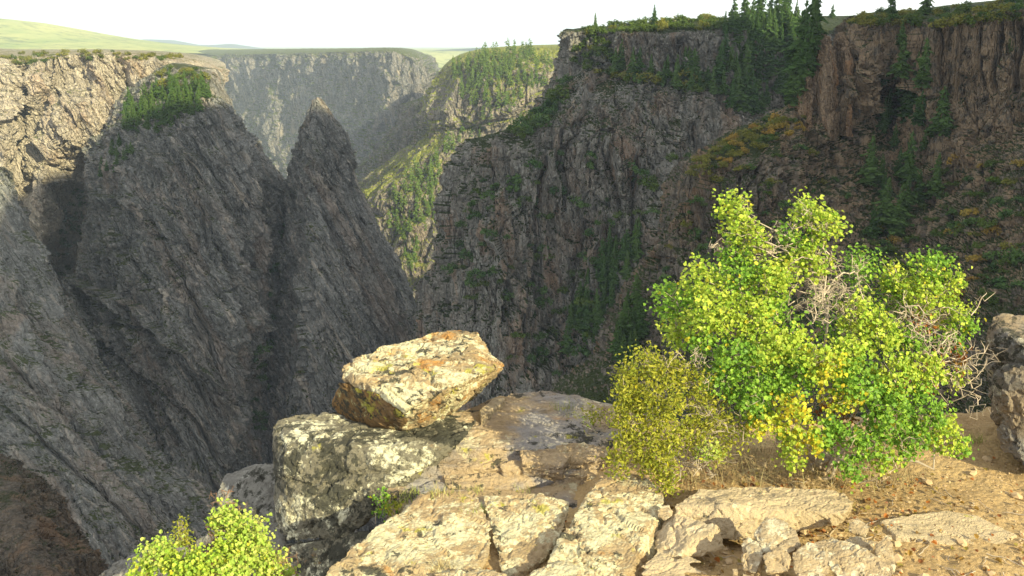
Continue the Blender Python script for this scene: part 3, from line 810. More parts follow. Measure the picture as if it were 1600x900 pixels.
def hull_mesh(sets, voxel, smooth_it=4):
    """closed mesh: union of convex hulls, evenly remeshed, edges worn"""
    bm = bmesh.new()
    for pts in sets:
        vs = [bm.verts.new(p) for p in pts]
        r = bmesh.ops.convex_hull(bm, input=vs)
        junk = [e for e in r['geom_interior'] if isinstance(e, bmesh.types.BMVert)] + [e for e in r['geom_unused'] if isinstance(e, bmesh.types.BMVert)]
        if junk:
            bmesh.ops.delete(bm, geom=list(set(junk)), context='VERTS')
    bmesh.ops.recalc_face_normals(bm, faces=bm.faces[:])
    me = bpy.data.meshes.new('hull'); bm.to_mesh(me); bm.free()
    o = bpy.data.objects.new('hull', me); C.objects.link(o)
    m = o.modifiers.new('r', 'REMESH'); m.mode = 'VOXEL'; m.voxel_size = voxel
    if smooth_it:
        m2 = o.modifiers.new('s', 'SMOOTH'); m2.iterations = smooth_it; m2.factor = 0.5
    dg = bpy.context.evaluated_depsgraph_get()
    ev = bpy.data.meshes.new_from_object(o.evaluated_get(dg))
    bpy.data.objects.remove(o); bpy.data.meshes.remove(me)
    return ev

def stone_disp(s, lin, k, amp, cracks=1.0):
    ln = np.array(lin, dtype=np.float32); ln /= np.linalg.norm(ln)
    def f(P):
        Pw = warp(P, s * 1.5, s * 0.3)
        Q = aniso(Pw, ln, k)
        d = amp * (0.6 * fbm(P / (s * 2.0), 3) + 0.55 * cells(Q / s, 1.1, 0.05) + 0.28 * cells(Q / (s * 0.4) + 4, 1.2, 0) + 0.12 * cells(Q / (s * 0.16) + 8, 1.2, 0))
        d += amp * 0.35 * fbm(aniso(P, ln, k * 2) / (s * 0.3), 4, 0.6)
        for sc, am in ((1.4, 0.8), (0.6, 0.4)):
            n = perlin(aniso(Pw, ln, k * 2) / (s * sc) + 5.1 * sc)
            d -= cracks * amp * am * np.clip(1 - np.abs(n) / 0.06, 0, 1)
        return d
    return f

def rock(name, sets, mat, label, cat='rock', voxel=0.012, s=0.12, lin=(1, 0, -0.4), k=3.0, amp=0.016, cracks=1.0, group=None, smooth_it=2, kind=None, parent=None):
    pts3 = [[p if len(p) == 4 else at(*p) for p in st] for st in sets]
    pts3 = [[tuple(p[:3]) for p in st] for st in pts3]
    me = hull_mesh(pts3, voxel, smooth_it)
    n = len(me.vertices)
    P = np.empty(n * 3, dtype=np.float32); me.vertices.foreach_get('co', P); P = P.reshape(-1, 3)
    N = np.empty(n * 3, dtype=np.float32); me.vertices.foreach_get('normal', N); N = N.reshape(-1, 3)
    P = P + N * stone_disp(s, lin, k, amp, cracks)(P)[:, None]
    base = np.array([P[:, 0].mean(), P[:, 1].mean(), P[:, 2].min()])
    me.vertices.foreach_set('co', (P - base).astype(np.float32).ravel())
    me.polygons.foreach_set('use_smooth', np.zeros(len(me.polygons), dtype=bool))
    me.name = name
    me.materials.clear(); me.materials.append(mat)
    me.update()
    o = bpy.data.objects.new(name, me)
    o.location = base
    link(o, parent)
    return tag(o, label, cat, group, kind)

def G(px, py, z):
    return on_z(px, py, z) + (1,)

def slab(pts, thick):
    """hull of a top outline (px, py, z) and the same outline further down"""
    top = [on_z(*p) for p in pts]
    return [t_ + (1,) for t_ in top] + [(x, y, z - thick, 1) for x, y, z in top]

# balanced boulder
boulder = rock('balanced_boulder', [[(532, 574, 4.70), (560, 556, 4.90), (640, 536, 5.1), (672, 520, 5.2), (720, 513, 5.25), (746, 520, 5.2), (766, 548, 4.95), (790, 572, 4.72),
                           (752, 584, 4.45), (634, 640, 4.18), (590, 606, 4.36), (531, 592, 4.62), (628, 674, 4.46), (664, 668, 4.5), (704, 648, 4.7), (750, 612, 5.0), (596, 670, 4.62)]],
     M_BOULDER, 'cream lichen boulder balanced on the ledge with an undercut orange stained base', 'boulder', 0.010, 0.13, (0.8, -0.45, -0.4), 5.0, 0.022, 1.5)
M_UNDER = lichen_rock('orange and black stained underside with shade painted in', (0.24, 0.14, 0.055), (0.15, 0.10, 0.05), (0.42, 0.40, 0.20), 0.20, 0.70, 0.60, 0.55, (0.8, -0.3, -0.5))  # rock stain and lichen, darkened to put the undercut's shade into the colour
under = rock('lower_layer', [[(530, 597, 4.615), (590, 613, 4.36), (631, 647, 4.205), (640, 660, 4.35), (629, 675, 4.43), (575, 671, 4.56), (540, 655, 4.68), (518, 634, 4.78), (535, 606, 4.9), (620, 650, 4.7), (600, 670, 4.75)]],
             M_UNDER, 'dark orange and black stained underside with shade painted in', None, 0.010, 0.12, (0.8, -0.3, -0.5), 4.0, 0.014)
under.location = under.location - boulder.location
under.parent = boulder
# the ledge: great block at the drop and bedrock steps
rock('ledge_block', [[(424, 666, 4.55), (432, 652, 4.66), (458, 646, 4.72), (600, 640, 4.85), (760, 640, 4.78), (722, 690, 4.3), (600, 686, 4.33), (456, 684, 4.38), (428, 694, 4.42),
                      (430, 830, 4.32), (450, 846, 4.18), (545, 842, 4.05), (598, 790, 4.1), (640, 745, 4.14), (590, 700, 4.2), (440, 720, 4.3)]],
     M_BLOCK, 'large dark block blotched with cream lichen at the drop, the balanced boulder on its top', 'rock', 0.012, 0.16, (0.9, 0.1, -0.45), 2.0, 0.024)
rock('rock_block', [[(432, 850, 4.32), (450, 852, 4.16), (560, 846, 4.0), (610, 820, 4.0), (430, 960, 4.2), (470, 970, 3.9), (600, 960, 3.7), (640, 880, 3.85)]],
     M_BLOCK, 'dark lichen covered block under the large ledge block, split off by a level crack', 'rock', 0.014, 0.16, (0.9, 0.1, -0.3), 2.0, 0.018)
rock('bedrock_slab', [slab([(640, 690, -2.03), (690, 655, -2.02), (760, 628, -2.01), (800, 613, -1.99), (862, 611, -1.99), (900, 622, -2.01), (960, 633, -2.02), (1020, 650, -2.03), (1010, 700, -2.05), (900, 702, -2.04), (740, 704, -2.04)], 0.5),
                      slab([(600, 720, -2.10), (650, 690, -2.09), (900, 690, -2.09), (1000, 700, -2.1), (960, 745, -2.1), (900, 728, -2.1), (770, 722, -2.1), (690, 728, -2.1)], 0.4),
                      slab([(600, 760, -2.16), (660, 715, -2.15), (900, 715, -2.15), (960, 740, -2.16), (940, 790, -2.17), (880, 795, -2.16), (640, 800, -2.16)], 0.4)],
     M_LEDGE, 'grey and tan bedrock worn into low steps between the balanced boulder and the olive bush', 'bedrock', 0.012, 0.13, (1, 0.15, -0.05), 4.0, 0.016)
rock('flat_stone', [slab([(748, 640, -1.955), (770, 622, -1.95), (790, 620, -1.955), (778, 634, -1.965), (752, 652, -1.97)], 0.07)],
     M_TAN, 'thin tan stone with a white spot wedged beside the foot of the balanced boulder', 'stone', 0.008, 0.06, (1, 0, -0.2), 2.0, 0.006)
for pts, th, lab in (([(812, 702, -2.02), (868, 700, -2.02), (892, 712, -2.03), (880, 728, -2.05), (815, 722, -2.05)], 0.09, 'low dark stone lying along the bedrock step'),
                     ([(868, 694, -2.0), (910, 690, -1.99), (948, 698, -2.0), (952, 716, -2.03), (930, 726, -2.06), (872, 716, -2.05)], 0.11, 'squarish dark grey stone against the olive bush on the bedrock step'),
                     ([(905, 728, -2.08), (930, 722, -2.07), (946, 728, -2.08), (935, 742, -2.1), (908, 744, -2.1)], 0.07, 'small dark stone in the gap behind the tall cream rock'),
                     ([(690, 742, -2.13), (760, 738, -2.12), (850, 740, -2.12), (868, 752, -2.14), (800, 762, -2.14), (700, 760, -2.14)], 0.06, 'smooth grey flagstone set in the bedrock behind the split cream slab'),
                     ([(780, 724, -2.08), (808, 716, -2.07), (822, 724, -2.08), (812, 736, -2.1), (786, 738, -2.1)], 0.06, 'fist sized pale stone lying in the bedrock step')):
    rock('stone', [slab(pts, th)], M_LEDGE, lab, 'stone', 0.008, 0.06, (1, 0, -0.1), 2.5, 0.009)
# front rocks
rock('cream_slab', [[(508, 892, 3.12), (545, 858, 3.3), (600, 816, 3.5), (662, 770, 3.78), (740, 764, 3.82), (764, 800, 3.6), (772, 840, 3.4), (760, 885, 3.2), (700, 930, 3.0),
                     (500, 960, 3.0), (520, 1000, 2.9), (700, 1000, 2.85), (600, 900, 3.5), (680, 860, 3.75), (560, 930, 3.25)]],
     M_FRONT, 'broad cream slab with orange lichen, its crack facing the smaller split half', 'rock', 0.011, 0.11, (0.45, -0.6, -0.4), 2.0, 0.015)
rock('cream_slab', [[(752, 772, 3.76), (800, 770, 3.78), (850, 769, 3.78), (893, 781, 3.7), (884, 826, 3.48), (852, 872, 3.26), (806, 897, 3.16), (778, 880, 3.22), (772, 840, 3.4),
                     (800, 935, 3.12), (850, 890, 3.35), (880, 830, 3.65), (790, 830, 3.75)]],
     M_FRONT, 'split off half of the cream slab, sloping to a sharp right edge over a soil gap', 'rock', 0.010, 0.10, (0.45, -0.6, -0.4), 2.0, 0.014)
rock('cream_slab', [[(660, 900, 3.1), (760, 884, 3.16), (810, 905, 3.02), (650, 960, 2.9), (800, 960, 2.9), (700, 890, 3.12)]],
     M_FRONT, 'low cream rock end below the split slabs, grown with tufts', 'rock', 0.011, 0.10, (0.45, -0.6, -0.4), 2.0, 0.012)
rock('tall_rock', [[(938, 744, 3.84), (962, 739, 3.88), (1004, 742, 3.85), (1034, 764, 3.7), (1039, 782, 3.6), (1012, 838, 3.32), (988, 888, 3.1), (960, 920, 2.98), (838, 920, 2.98), (872, 845, 3.28), (945, 806, 3.5),
                    (900, 826, 3.46), (905, 795, 3.62), (1040, 850, 3.5), (1010, 930, 3.15), (890, 880, 3.4), (930, 830, 3.75), (1030, 820, 3.75)]],
     M_FRONT, 'tall cream rock with a shaded left side, between the split slab and the tan slab', 'rock', 0.010, 0.11, (0.5, -0.7, -0.4), 2.0, 0.015)
rock('flat_rock', [[(830, 890, 3.08), (880, 872, 3.14), (930, 890, 3.05), (940, 930, 2.9), (810, 930, 2.92), (830, 950, 3.08), (930, 950, 3.05)]],
     M_FRONT, 'flat cream rock leaning at the foot of the tall cream rock', 'rock', 0.010, 0.1, (0.5, -0.7, -0.3), 2.0, 0.012)
rock('tan_slab', [[(1052, 790, 3.5), (1090, 764, 3.66), (1200, 758, 3.7), (1318, 768, 3.62), (1336, 784, 3.52), (1322, 800, 3.42), (1235, 798, 3.42), (1140, 790, 3.44),
                   (1060, 826, 3.44), (1150, 848, 3.36), (1240, 826, 3.4), (1316, 818, 3.42), (1100, 800, 3.75), (1320, 800, 3.7)],
                  [(1040, 806, 3.5), (1060, 800, 3.46), (1128, 822, 3.3), (1140, 862, 3.26), (1050, 872, 3.2), (1020, 880, 3.2), (1020, 840, 3.4)]],
     M_TAN, 'long low tan slab with a flat top along the front of the big leafy bush', 'rock', 0.010, 0.12, (0.9, 0, -0.75), 2.5, 0.014)
rock('ledge_stone', [[(1000, 880, 3.14), (1030, 860, 3.24), (1100, 872, 3.16), (1110, 900, 3.06), (1000, 930, 2.98), (1100, 930, 2.96)]],
     M_TAN, 'low tan rock sunk in the soil between the tall cream rock and the stone pile', 'rock', 0.010, 0.1, (0.9, 0, -0.5), 2.0, 0.010)
PILE = [('angular stone with a grey hollow, the highest of the stone pile', [(1176, 832, 3.16), (1196, 806, 3.24), (1214, 806, 3.25), (1246, 828, 3.16), (1252, 852, 3.08), (1228, 870, 3.02), (1190, 860, 3.05), (1240, 880, 3.2), (1190, 880, 3.2)]),
        ('upright shaded stone leaning on the left side of the stone pile', [(1156, 850, 3.1), (1168, 838, 3.13), (1186, 846, 3.1), (1192, 870, 3.02), (1182, 898, 2.96), (1160, 890, 3.0), (1170, 905, 3.1), (1190, 900, 3.1)]),
        ('small pale stone at the front foot of the stone pile', [(1190, 866, 3.0), (1220, 852, 3.03), (1238, 868, 2.98), (1232, 895, 2.92), (1196, 896, 2.93), (1215, 900, 3.05)]),
        ('rounded grey stone in the middle of the stone pile', [(1236, 862, 3.02), (1262, 846, 3.06), (1290, 850, 3.04), (1300, 880, 2.95), (1290, 910, 2.88), (1242, 905, 2.9), (1270, 900, 3.1)]),
        ('long slanting tan stone on the shard side of the stone pile', [(1270, 846, 3.08), (1296, 838, 3.1), (1340, 850, 3.04), (1388, 880, 2.94), (1400, 905, 2.88), (1320, 915, 2.86), (1290, 880, 2.95), (1350, 900, 3.08)]),
        ('low flat stone below the front of the stone pile', [(1120, 896, 2.98), (1180, 888, 2.99), (1230, 896, 2.95), (1240, 930, 2.85), (1110, 930, 2.87)]),
        ('thin upright pale shard standing beside the stone pile', [(1366, 850, 3.06), (1384, 832, 3.1), (1394, 836, 3.09), (1402, 900, 2.92), (1372, 905, 2.92), (1366, 880, 3.0), (1390, 890, 3.02)]),
        ('small wedge of tan stone at the end of the tan slab', [(1322, 812, 3.3), (1340, 806, 3.33), (1362, 822, 3.26), (1352, 838, 3.2), (1326, 830, 3.22), (1345, 840, 3.3)]),
        ('dark edged stone lying between the tan slab and the flush flat slab', [(1318, 842, 3.18), (1340, 836, 3.2), (1372, 846, 3.14), (1366, 862, 3.1), (1326, 858, 3.1), (1345, 862, 3.2)]),
        ('little brown stone plugging the gap beside the tall cream rock', [(1028, 792, 3.5), (1046, 788, 3.52), (1052, 802, 3.46), (1040, 814, 3.42), (1026, 808, 3.44), (1040, 812, 3.52)])]
for lab, pts in PILE:
    rock('stone', [pts], M_PILE, lab, 'stone', 0.0075, 0.07, (0.9, 0, -0.5), 2.0, 0.009, smooth_it=1)
rock('flat_slab', [slab([(1372, 812, -2.035), (1400, 806, -2.03), (1480, 796, -2.02), (1530, 806, -2.03), (1592, 836, -2.04), (1560, 852, -2.045), (1480, 850, -2.045), (1400, 838, -2.04)], 0.10)],
     M_TAN, 'pale flat slab lying flush in the reddish soil', 'rock', 0.010, 0.12, (1, -0.4, 0), 5.0, 0.008)
rock('side_rock', [[(1546, 498, 4.5), (1562, 488, 4.55), (1640, 490, 4.6), (1720, 520, 4.6), (1538, 530, 4.45), (1545, 570, 4.4), (1600, 600, 4.2), (1545, 600, 4.5), (1550, 650, 4.45), (1590, 725, 4.15), (1700, 740, 4.1), (1720, 600, 4.2), (1600, 540, 4.25), (1700, 560, 4.2), (1700, 700, 4.8), (1580, 690, 4.8)],
                   [(1566, 580, 4.15), (1620, 560, 4.1), (1720, 590, 4.05), (1560, 640, 4.15), (1562, 700, 4.12), (1600, 735, 4.0), (1720, 745, 3.95), (1700, 640, 4.4), (1580, 620, 4.4)]],
     M_SIDE, 'tall layered grey brown rock standing past the right side of the big leafy bush', 'rock', 0.013, 0.15, (1, 0.2, 0.1), 3.0, 0.024)
rock('outcrop', [[(338, 768, 4.85), (350, 742, 4.95), (400, 722, 5.0), (440, 724, 4.9), (446, 790, 4.7), (420, 800, 4.65), (345, 790, 4.75), (350, 860, 4.8), (440, 860, 4.7), (400, 800, 5.2)]],
     M_GREYROCK, 'grey rounded outcrop behind the large ledge block, over the drop', 'rock', 0.014, 0.14, (1, 0, -0.45), 3.0, 0.014)
rock('outcrop', [[(395, 795, 4.5), (430, 780, 4.55), (446, 800, 4.4), (450, 900, 4.3), (390, 880, 4.4), (380, 840, 4.5), (420, 880, 4.7), (300, 846, 4.6), (330, 830, 4.65), (310, 900, 4.5)]],
     M_GREYROCK, 'broken grey rock under the rounded outcrop, behind the bright green bush', 'rock', 0.014, 0.12, (1, 0, -0.4), 2.0, 0.018)
rock('outcrop', [[(150, 896, 4.3), (200, 868, 4.4), (250, 850, 4.5), (300, 856, 4.5), (320, 930, 4.2), (140, 940, 4.2), (200, 960, 4.0), (260, 900, 4.7)]],
     M_GREYROCK, 'grey rock slope under the foot of the bright green bush', 'rock', 0.014, 0.14, (1, 0, -0.3), 2.5, 0.018)

# soil of the viewpoint, falling away over the rim
t = NT('red brown gravelly soil')
sc = t.mix(t.ramp(t.noise(1.4, 7, 0.6), 0.35, 0.65), (0.47, 0.335, 0.165), (0.37, 0.25, 0.12))
sc = t.mix(t.ramp(t.noise(34, 8, 0.7), 0.55, 0.68, 0, 0.8), sc, (0.52, 0.36, 0.19))
sc = t.mix(t.ramp(t.voro(46, feature='F1'), 0.12, 0.26, 0.65, 0.0), sc, (0.46, 0.35, 0.22))
sc = t.mix(t.ramp(t.noise(60, 5, 0.7, vec=t.mapping(loc=(4, 4, 4))), 0.58, 0.66, 0, 0.7), sc, (0.14, 0.075, 0.04))
M_SOIL = t.surf(sc, 0.95, t.bump(t.math('ADD', t.noise(45, 8, 0.75), t.math('MULTIPLY', t.voro(40), -0.7)), 0.9, 0.02), 0.12)

RIM = np.array([(-1.55, -60), (-1.5, 1.8), (-1.2, 3.3), (-0.95, 4.35), (-0.1, 4.85), (0.75, 4.75), (1.6, 4.7), (2.6, 4.85), (4.2, 5.2), (9, 6.5), (16, 7), (60, -60)], float)
def rim_dist(XY):
    """distance outside the rim outline (negative on the platform)"""
    n = len(RIM); d = np.full(len(XY), 1e9); ins = np.zeros(len(XY), bool)
    for i in range(n):
        a, b = RIM[i], RIM[(i + 1) % n]
        ab = b - a
        t_ = np.clip(((XY - a) @ ab) / (ab @ ab), 0, 1)
        d = np.minimum(d, np.linalg.norm(XY - a - t_[:, None] * ab, axis=1))
        c = ((a[1] > XY[:, 1]) != (b[1] > XY[:, 1])) & (XY[:, 0] < (b[0] - a[0]) * (XY[:, 1] - a[1]) / (b[1] - a[1] + 1e-12) + a[0])
        ins ^= c
    return np.where(ins, -d, d)
def spread(lo, hi, step_in, a, b, g=1.25):
    v = list(np.arange(lo, hi, step_in))
    s_ = step_in
    x = hi
    while x < b: v.append(x); s_ *= g; x += s_
    s_ = step_in; x = lo - step_in
    pre = []
    while x > a: pre.append(x); s_ *= g; x -= s_
    return np.array(pre[::-1] + v)
def soil_z(XY):
    P3 = np.concatenate([XY, np.zeros((len(XY), 1))], 1)
    z = -2.055 + 0.045 * fbm(P3 / 0.9, 3) + 0.016 * fbm(P3 / 0.12, 3) + 0.006 * cells(P3 / 0.035 + 2, 0.6, 0.0)
    z -= 0.14 * np.clip((0.55 - XY[:, 0]) / 0.25, 0, 1) * np.clip((XY[:, 1] - 3.45) / 0.25, 0, 1)
    z -= 0.8 * np.clip((-0.28 - XY[:, 0]) / 0.25, 0, 1)
    return z
xs = spread(-0.5, 2.9, 0.017, -70, 70, 1.28); ys = spread(2.7, 4.7, 0.017, -70, 60, 1.28)
XY = np.stack(np.meshgrid(xs, ys), -1).reshape(-1, 2)
dd = rim_dist(XY)
zs = soil_z(XY)
fall = np.clip(dd, 0, None)
P3 = np.concatenate([XY, np.zeros((len(XY), 1))], 1)
zs = zs - np.minimum(fall * 5.0, 60 + fall * 1.2) * (1 + 0.25 * fbm(P3 / 3.0, 3))
V = np.concatenate([XY, np.maximum(zs, -150)[:, None]], 1)
me = mesh_np('soil_ground', V, grid_faces(len(ys), len(xs), flip=True), True)
me.materials.append(M_SOIL)
tag(link(bpy.data.objects.new('soil_ground', me)), kind='structure')
# ------------------------------------------------------------------ trees and shrubs on the canyon sides
def foliage_material(name, a, b, transl=0.25):
    t = NT(name)
    info = t.rand()
    col = t.mix(info, a, b)
    col = t.mix(t.ramp(t.noise(0.9, 3, 0.6), 0.35, 0.65, 0, 0.6), col, tuple(c * 1.5 for c in b))
    d = t.node('ShaderNodeBsdfDiffuse'); t.put(d.inputs['Color'], col)
    tr = t.node('ShaderNodeBsdfTranslucent'); t.put(tr.inputs['Color'], col)
    mx = t.node('ShaderNodeMixShader'); mx.inputs[0].default_value = transl
    t.t.links.new(d.outputs[0], mx.inputs[1]); t.t.links.new(tr.outputs[0], mx.inputs[2])
    t.put(t.out.inputs['Surface'], mx.outputs[0])
    return t.m

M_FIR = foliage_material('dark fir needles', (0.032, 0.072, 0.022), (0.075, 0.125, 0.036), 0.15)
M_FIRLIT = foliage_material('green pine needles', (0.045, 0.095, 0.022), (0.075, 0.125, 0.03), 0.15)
M_SHRUB = foliage_material('green shrub leaves', (0.05, 0.085, 0.018), (0.08, 0.115, 0.026))
M_OLIVE = foliage_material('olive shrub leaves', (0.11, 0.125, 0.025), (0.17, 0.165, 0.035))
M_GOLD = foliage_material('golden shrub leaves', (0.25, 0.205, 0.045), (0.28, 0.18, 0.04))
t = NT('bark'); M_BARK = t.surf(t.mix(t.noise(6, 6, 0.6), (0.10, 0.075, 0.055), (0.17, 0.135, 0.105)), 0.95, None, 0.1)

def conifer_crown(seed, levels=22, per=9, slim=0.19, ragged=0.35, bare=0.08):
    """unit-height crown: whorls of drooping needle sprays"""
    r = np.random.default_rng(seed)
    V, Fq = [], []
    for L in range(levels):
        f = bare + (1 - bare) * (L / levels) ** 0.92
        rad0 = slim * (1 - (f - bare) / (1 - bare)) ** 0.8 * (0.75 + 0.5 * r.random()) + 0.012
        if L < 3: rad0 *= 0.6 + 0.15 * L
        n = max(4, int(per * (1 - 0.55 * f)))
        a0 = r.random() * 6.28
        for b in range(n):
            a = a0 + 6.283 * b / n + r.normal() * 0.25
            rad = rad0 * (1 + ragged * r.normal())
            if rad < 0.008 or r.random() < 0.08: continue
            ca, sa = math.cos(a), math.sin(a)
            droop = -rad * (0.25 + 0.35 * r.random())
            w = rad * (0.30 + 0.22 * r.random()) + 0.008
            z0 = f + r.normal() * 0.01
            for tw in (-0.5, 0.5):
                px, py = -sa, ca
                nx = len(V)
                lift = w * tw * (0.8 + 0.6 * r.random())
                pts = [(0.02 * ca, 0.02 * sa, z0), (ca * rad * 0.5 + px * w * tw * 1.4, sa * rad * 0.5 + py * w * tw * 1.4, z0 + droop * 0.35 - abs(lift) * 0.5),
                       (ca * rad * (1 + 0.1 * r.normal()), sa * rad, z0 + droop), (ca * rad * 0.55, sa * rad * 0.55, z0 + droop * 0.25 + 0.012)]
                V += pts; Fq.append((nx, nx + 1, nx + 2, nx + 3))
                # hanging spray
                nx = len(V)
                m = 0.35 + 0.6 * r.random()
                c = np.array([ca * rad * m, sa * rad * m, z0 + droop * m])
                h_ = 0.018 + 0.02 * r.random()
                V += [tuple(c + np.array([px * w * .8, py * w * .8, -h_ * .2])), tuple(c + np.array([0, 0, -h_ * 1.4])), tuple(c + np.array([-px * w * .8, -py * w * .8, -h_ * .3])), tuple(c + np.array([ca * w * .4, sa * w * .4, h_]))]
                Fq.append((nx, nx + 1, nx + 2, nx + 3))
    # leader
    nx = len(V)
    V += [(-0.006, 0, 0.95), (0.006, 0, 0.95), (0.001, 0.004, 1.02), (0, -0.006, 0.96)]
    Fq.append((nx, nx + 1, nx + 2, nx + 3))
    return np.array(V), np.array(Fq)

def trunk_mesh(top=0.9, r0=0.016):
    V, Fq = [], []
    for j, f in enumerate((-0.03, 0.3, 0.65, top)):
        for i in range(5):
            a = 6.283 * i / 5
            rr = r0 * (1 - 0.9 * max(0, f))
            V.append((math.cos(a) * rr, math.sin(a) * rr, f))
    for j in range(3):
        for i in range(5):
            Fq.append((j * 5 + i, j * 5 + (i + 1) % 5, j * 5 + 5 + (i + 1) % 5, j * 5 + 5 + i))
    return np.array(V), np.array(Fq)

def shrub_mesh(seed, n=330, flat=0.75):
    """unit-width shrub: leaf clumps on an uneven dome"""
    r = np.random.default_rng(seed)
    lob = r.normal(size=(9, 3)); lob[:, 2] = np.abs(lob[:, 2]); lob /= np.linalg.norm(lob, axis=1)[:, None]
    lc = lob * (0.26 + 0.14 * r.random((9, 1))); lc[:, 2] *= flat; lc[:, 2] += 0.12
    lr = 0.13 + 0.09 * r.random(9)
    k = r.integers(0, 9, n)
    d = r.normal(size=(n, 3)); d /= np.linalg.norm(d, axis=1)[:, None]
    c = lc[k] + d * lr[k][:, None] * (0.45 + 0.6 * r.random((n, 1)))
    c[:, 2] = np.maximum(c[:, 2], 0.0)
    nrm = d + 0.6 * r.normal(size=(n, 3)); nrm[:, 2] += 0.4
    nrm /= np.linalg.norm(nrm, axis=1)[:, None]
    t1 = np.cross(nrm, r.normal(size=(n, 3))); t1 /= np.linalg.norm(t1, axis=1)[:, None]
    t2 = np.cross(nrm, t1)
    s_ = (0.035 + 0.035 * r.random((n, 1)))
    V = np.stack([c - t1 * s_, c + t2 * s_ * 0.7, c + t1 * s_, c - t2 * s_ * 0.7], 1).reshape(-1, 3)
    return V, np.arange(4 * n).reshape(-1, 4)

def protos(maker, n, mat, nm):
    out = []
    for i in range(n):
        V, Fq = maker(i)
        me = mesh_np(nm, V, Fq); me.materials.append(mat); out.append(me)
    return out
CROWN = protos(lambda i: conifer_crown(40 + i, 22, 9, 0.165 + 0.025 * (i % 3)), 6, M_FIR, 'crown')
CROWN_LIT = protos(lambda i: conifer_crown(60 + i, 18, 8, 0.20 + 0.03 * (i % 3)), 5, M_FIRLIT, 'crown')
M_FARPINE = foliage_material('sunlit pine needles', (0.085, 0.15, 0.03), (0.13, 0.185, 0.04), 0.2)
CROWN_FAR = protos(lambda i: conifer_crown(80 + i, 10, 6, 0.22 + 0.03 * (i % 3)), 4, M_FARPINE, 'crown')
tv, tf = trunk_mesh(); TRUNK = mesh_np('trunk', tv, tf); TRUNK.materials.append(M_BARK)
SHRUBS = {'green': protos(lambda i: shrub_mesh(100 + i), 5, M_SHRUB, 'shrub'), 'olive': protos(lambda i: shrub_mesh(110 + i), 4, M_OLIVE, 'shrub'),
          'gold': protos(lambda i: shrub_mesh(120 + i), 3, M_GOLD, 'shrub'), 'dark': protos(lambda i: shrub_mesh(130 + i), 5, M_FIR, 'shrub')}

bpy.context.view_layer.update()
DG = bpy.context.evaluated_depsgraph_get()
def hit(px, py, near=60.0):
    """where the line of sight through a pixel meets the canyon side"""
    d = Vector(at(px, py, 1.0)).normalized()
    ok, loc, nor, _, ob, _ = scene.ray_cast(DG, d * near, d)
    return (loc, nor, ob.name) if ok else None

def in_poly(poly, x, y):
    c = False
    for i in range(len(poly)):
        (x1, y1), (x2, y2) = poly[i], poly[i - 1]
        if (y1 > y) != (y2 > y) and x < (x2 - x1) * (y - y1) / (y2 - y1) + x1: c = not c
    return c

def scatter(poly, n, gap=0.0, rs=None, only=None, nz=-2, dense=None):
    rs = rs or random
    xs_ = [p[0] for p in poly]; ys_ = [p[1] for p in poly]
    out, tries = [], 0
    while len(out) < n and tries < n * 40:
        tries += 1
        x = rs.uniform(min(xs_), max(xs_)); y = rs.uniform(min(ys_), max(ys_))
        if not in_poly(poly, x, y): continue
        if gap and any((x - o[3]) ** 2 + (y - o[4]) ** 2 < gap * gap for o in out): continue
        h = hit(x, y)
        if h is None or (only and not h[2].startswith(only)) or h[1].z < nz: continue
        out.append((h[0], h[1], h[2], x, y))
    return out

def tree(loc, h, meshes, label, group, parts=True, name=None, cat='tree', wide=1.0):
    name = name or ('fir_tree' if meshes is CROWN else 'pine_tree')
    cat = 'fir tree' if name == 'fir_tree' else 'pine tree'
    e = bpy.data.objects.new(name, None)
    e.empty_display_size = 0.5
    e.location = loc - Vector((0, 0, 0.02 * h)); e.rotation_euler = (random.gauss(0, 0.03), random.gauss(0, 0.03), random.random() * 6.28)
    w = wide * random.uniform(0.85, 1.2)
    e.scale = (h * w, h * w, h)
    link(e)
    if parts:
        link(bpy.data.objects.new('trunk', TRUNK), e)
        link(bpy.data.objects.new('crown', random.choice(meshes)), e)
        return tag(e, label, cat, group)
    bpy.data.objects.remove(e)
    o = bpy.data.objects.new(name, random.choice(meshes))
    o.location = loc - Vector((0, 0, 0.02 * h)); o.rotation_euler = (0, 0, random.random() * 6.28); o.scale = (h * w, h * w, h)
    return tag(link(o), label, cat, group)

def shrub(loc, w, kind, label, group):
    name = 'autumn_shrub' if label.startswith('golden') else 'rim_shrub' if ('shrub' in label.split(' on ')[0].split(' along ')[0]) else 'cliff_bush'
    o = bpy.data.objects.new(name, random.choice(SHRUBS[kind]))
    o.location = loc - Vector((0, 0, 0.06 * w)); o.rotation_euler = (0, 0, random.random() * 6.28)
    o.scale = (w * random.uniform(.85, 1.25), w * random.uniform(.85, 1.25), w * random.uniform(.7, 1.1))
    return tag(link(o), label, {'autumn_shrub': 'autumn shrub', 'rim_shrub': 'shrub', 'cliff_bush': 'bush'}[name], group)

random.seed(21)
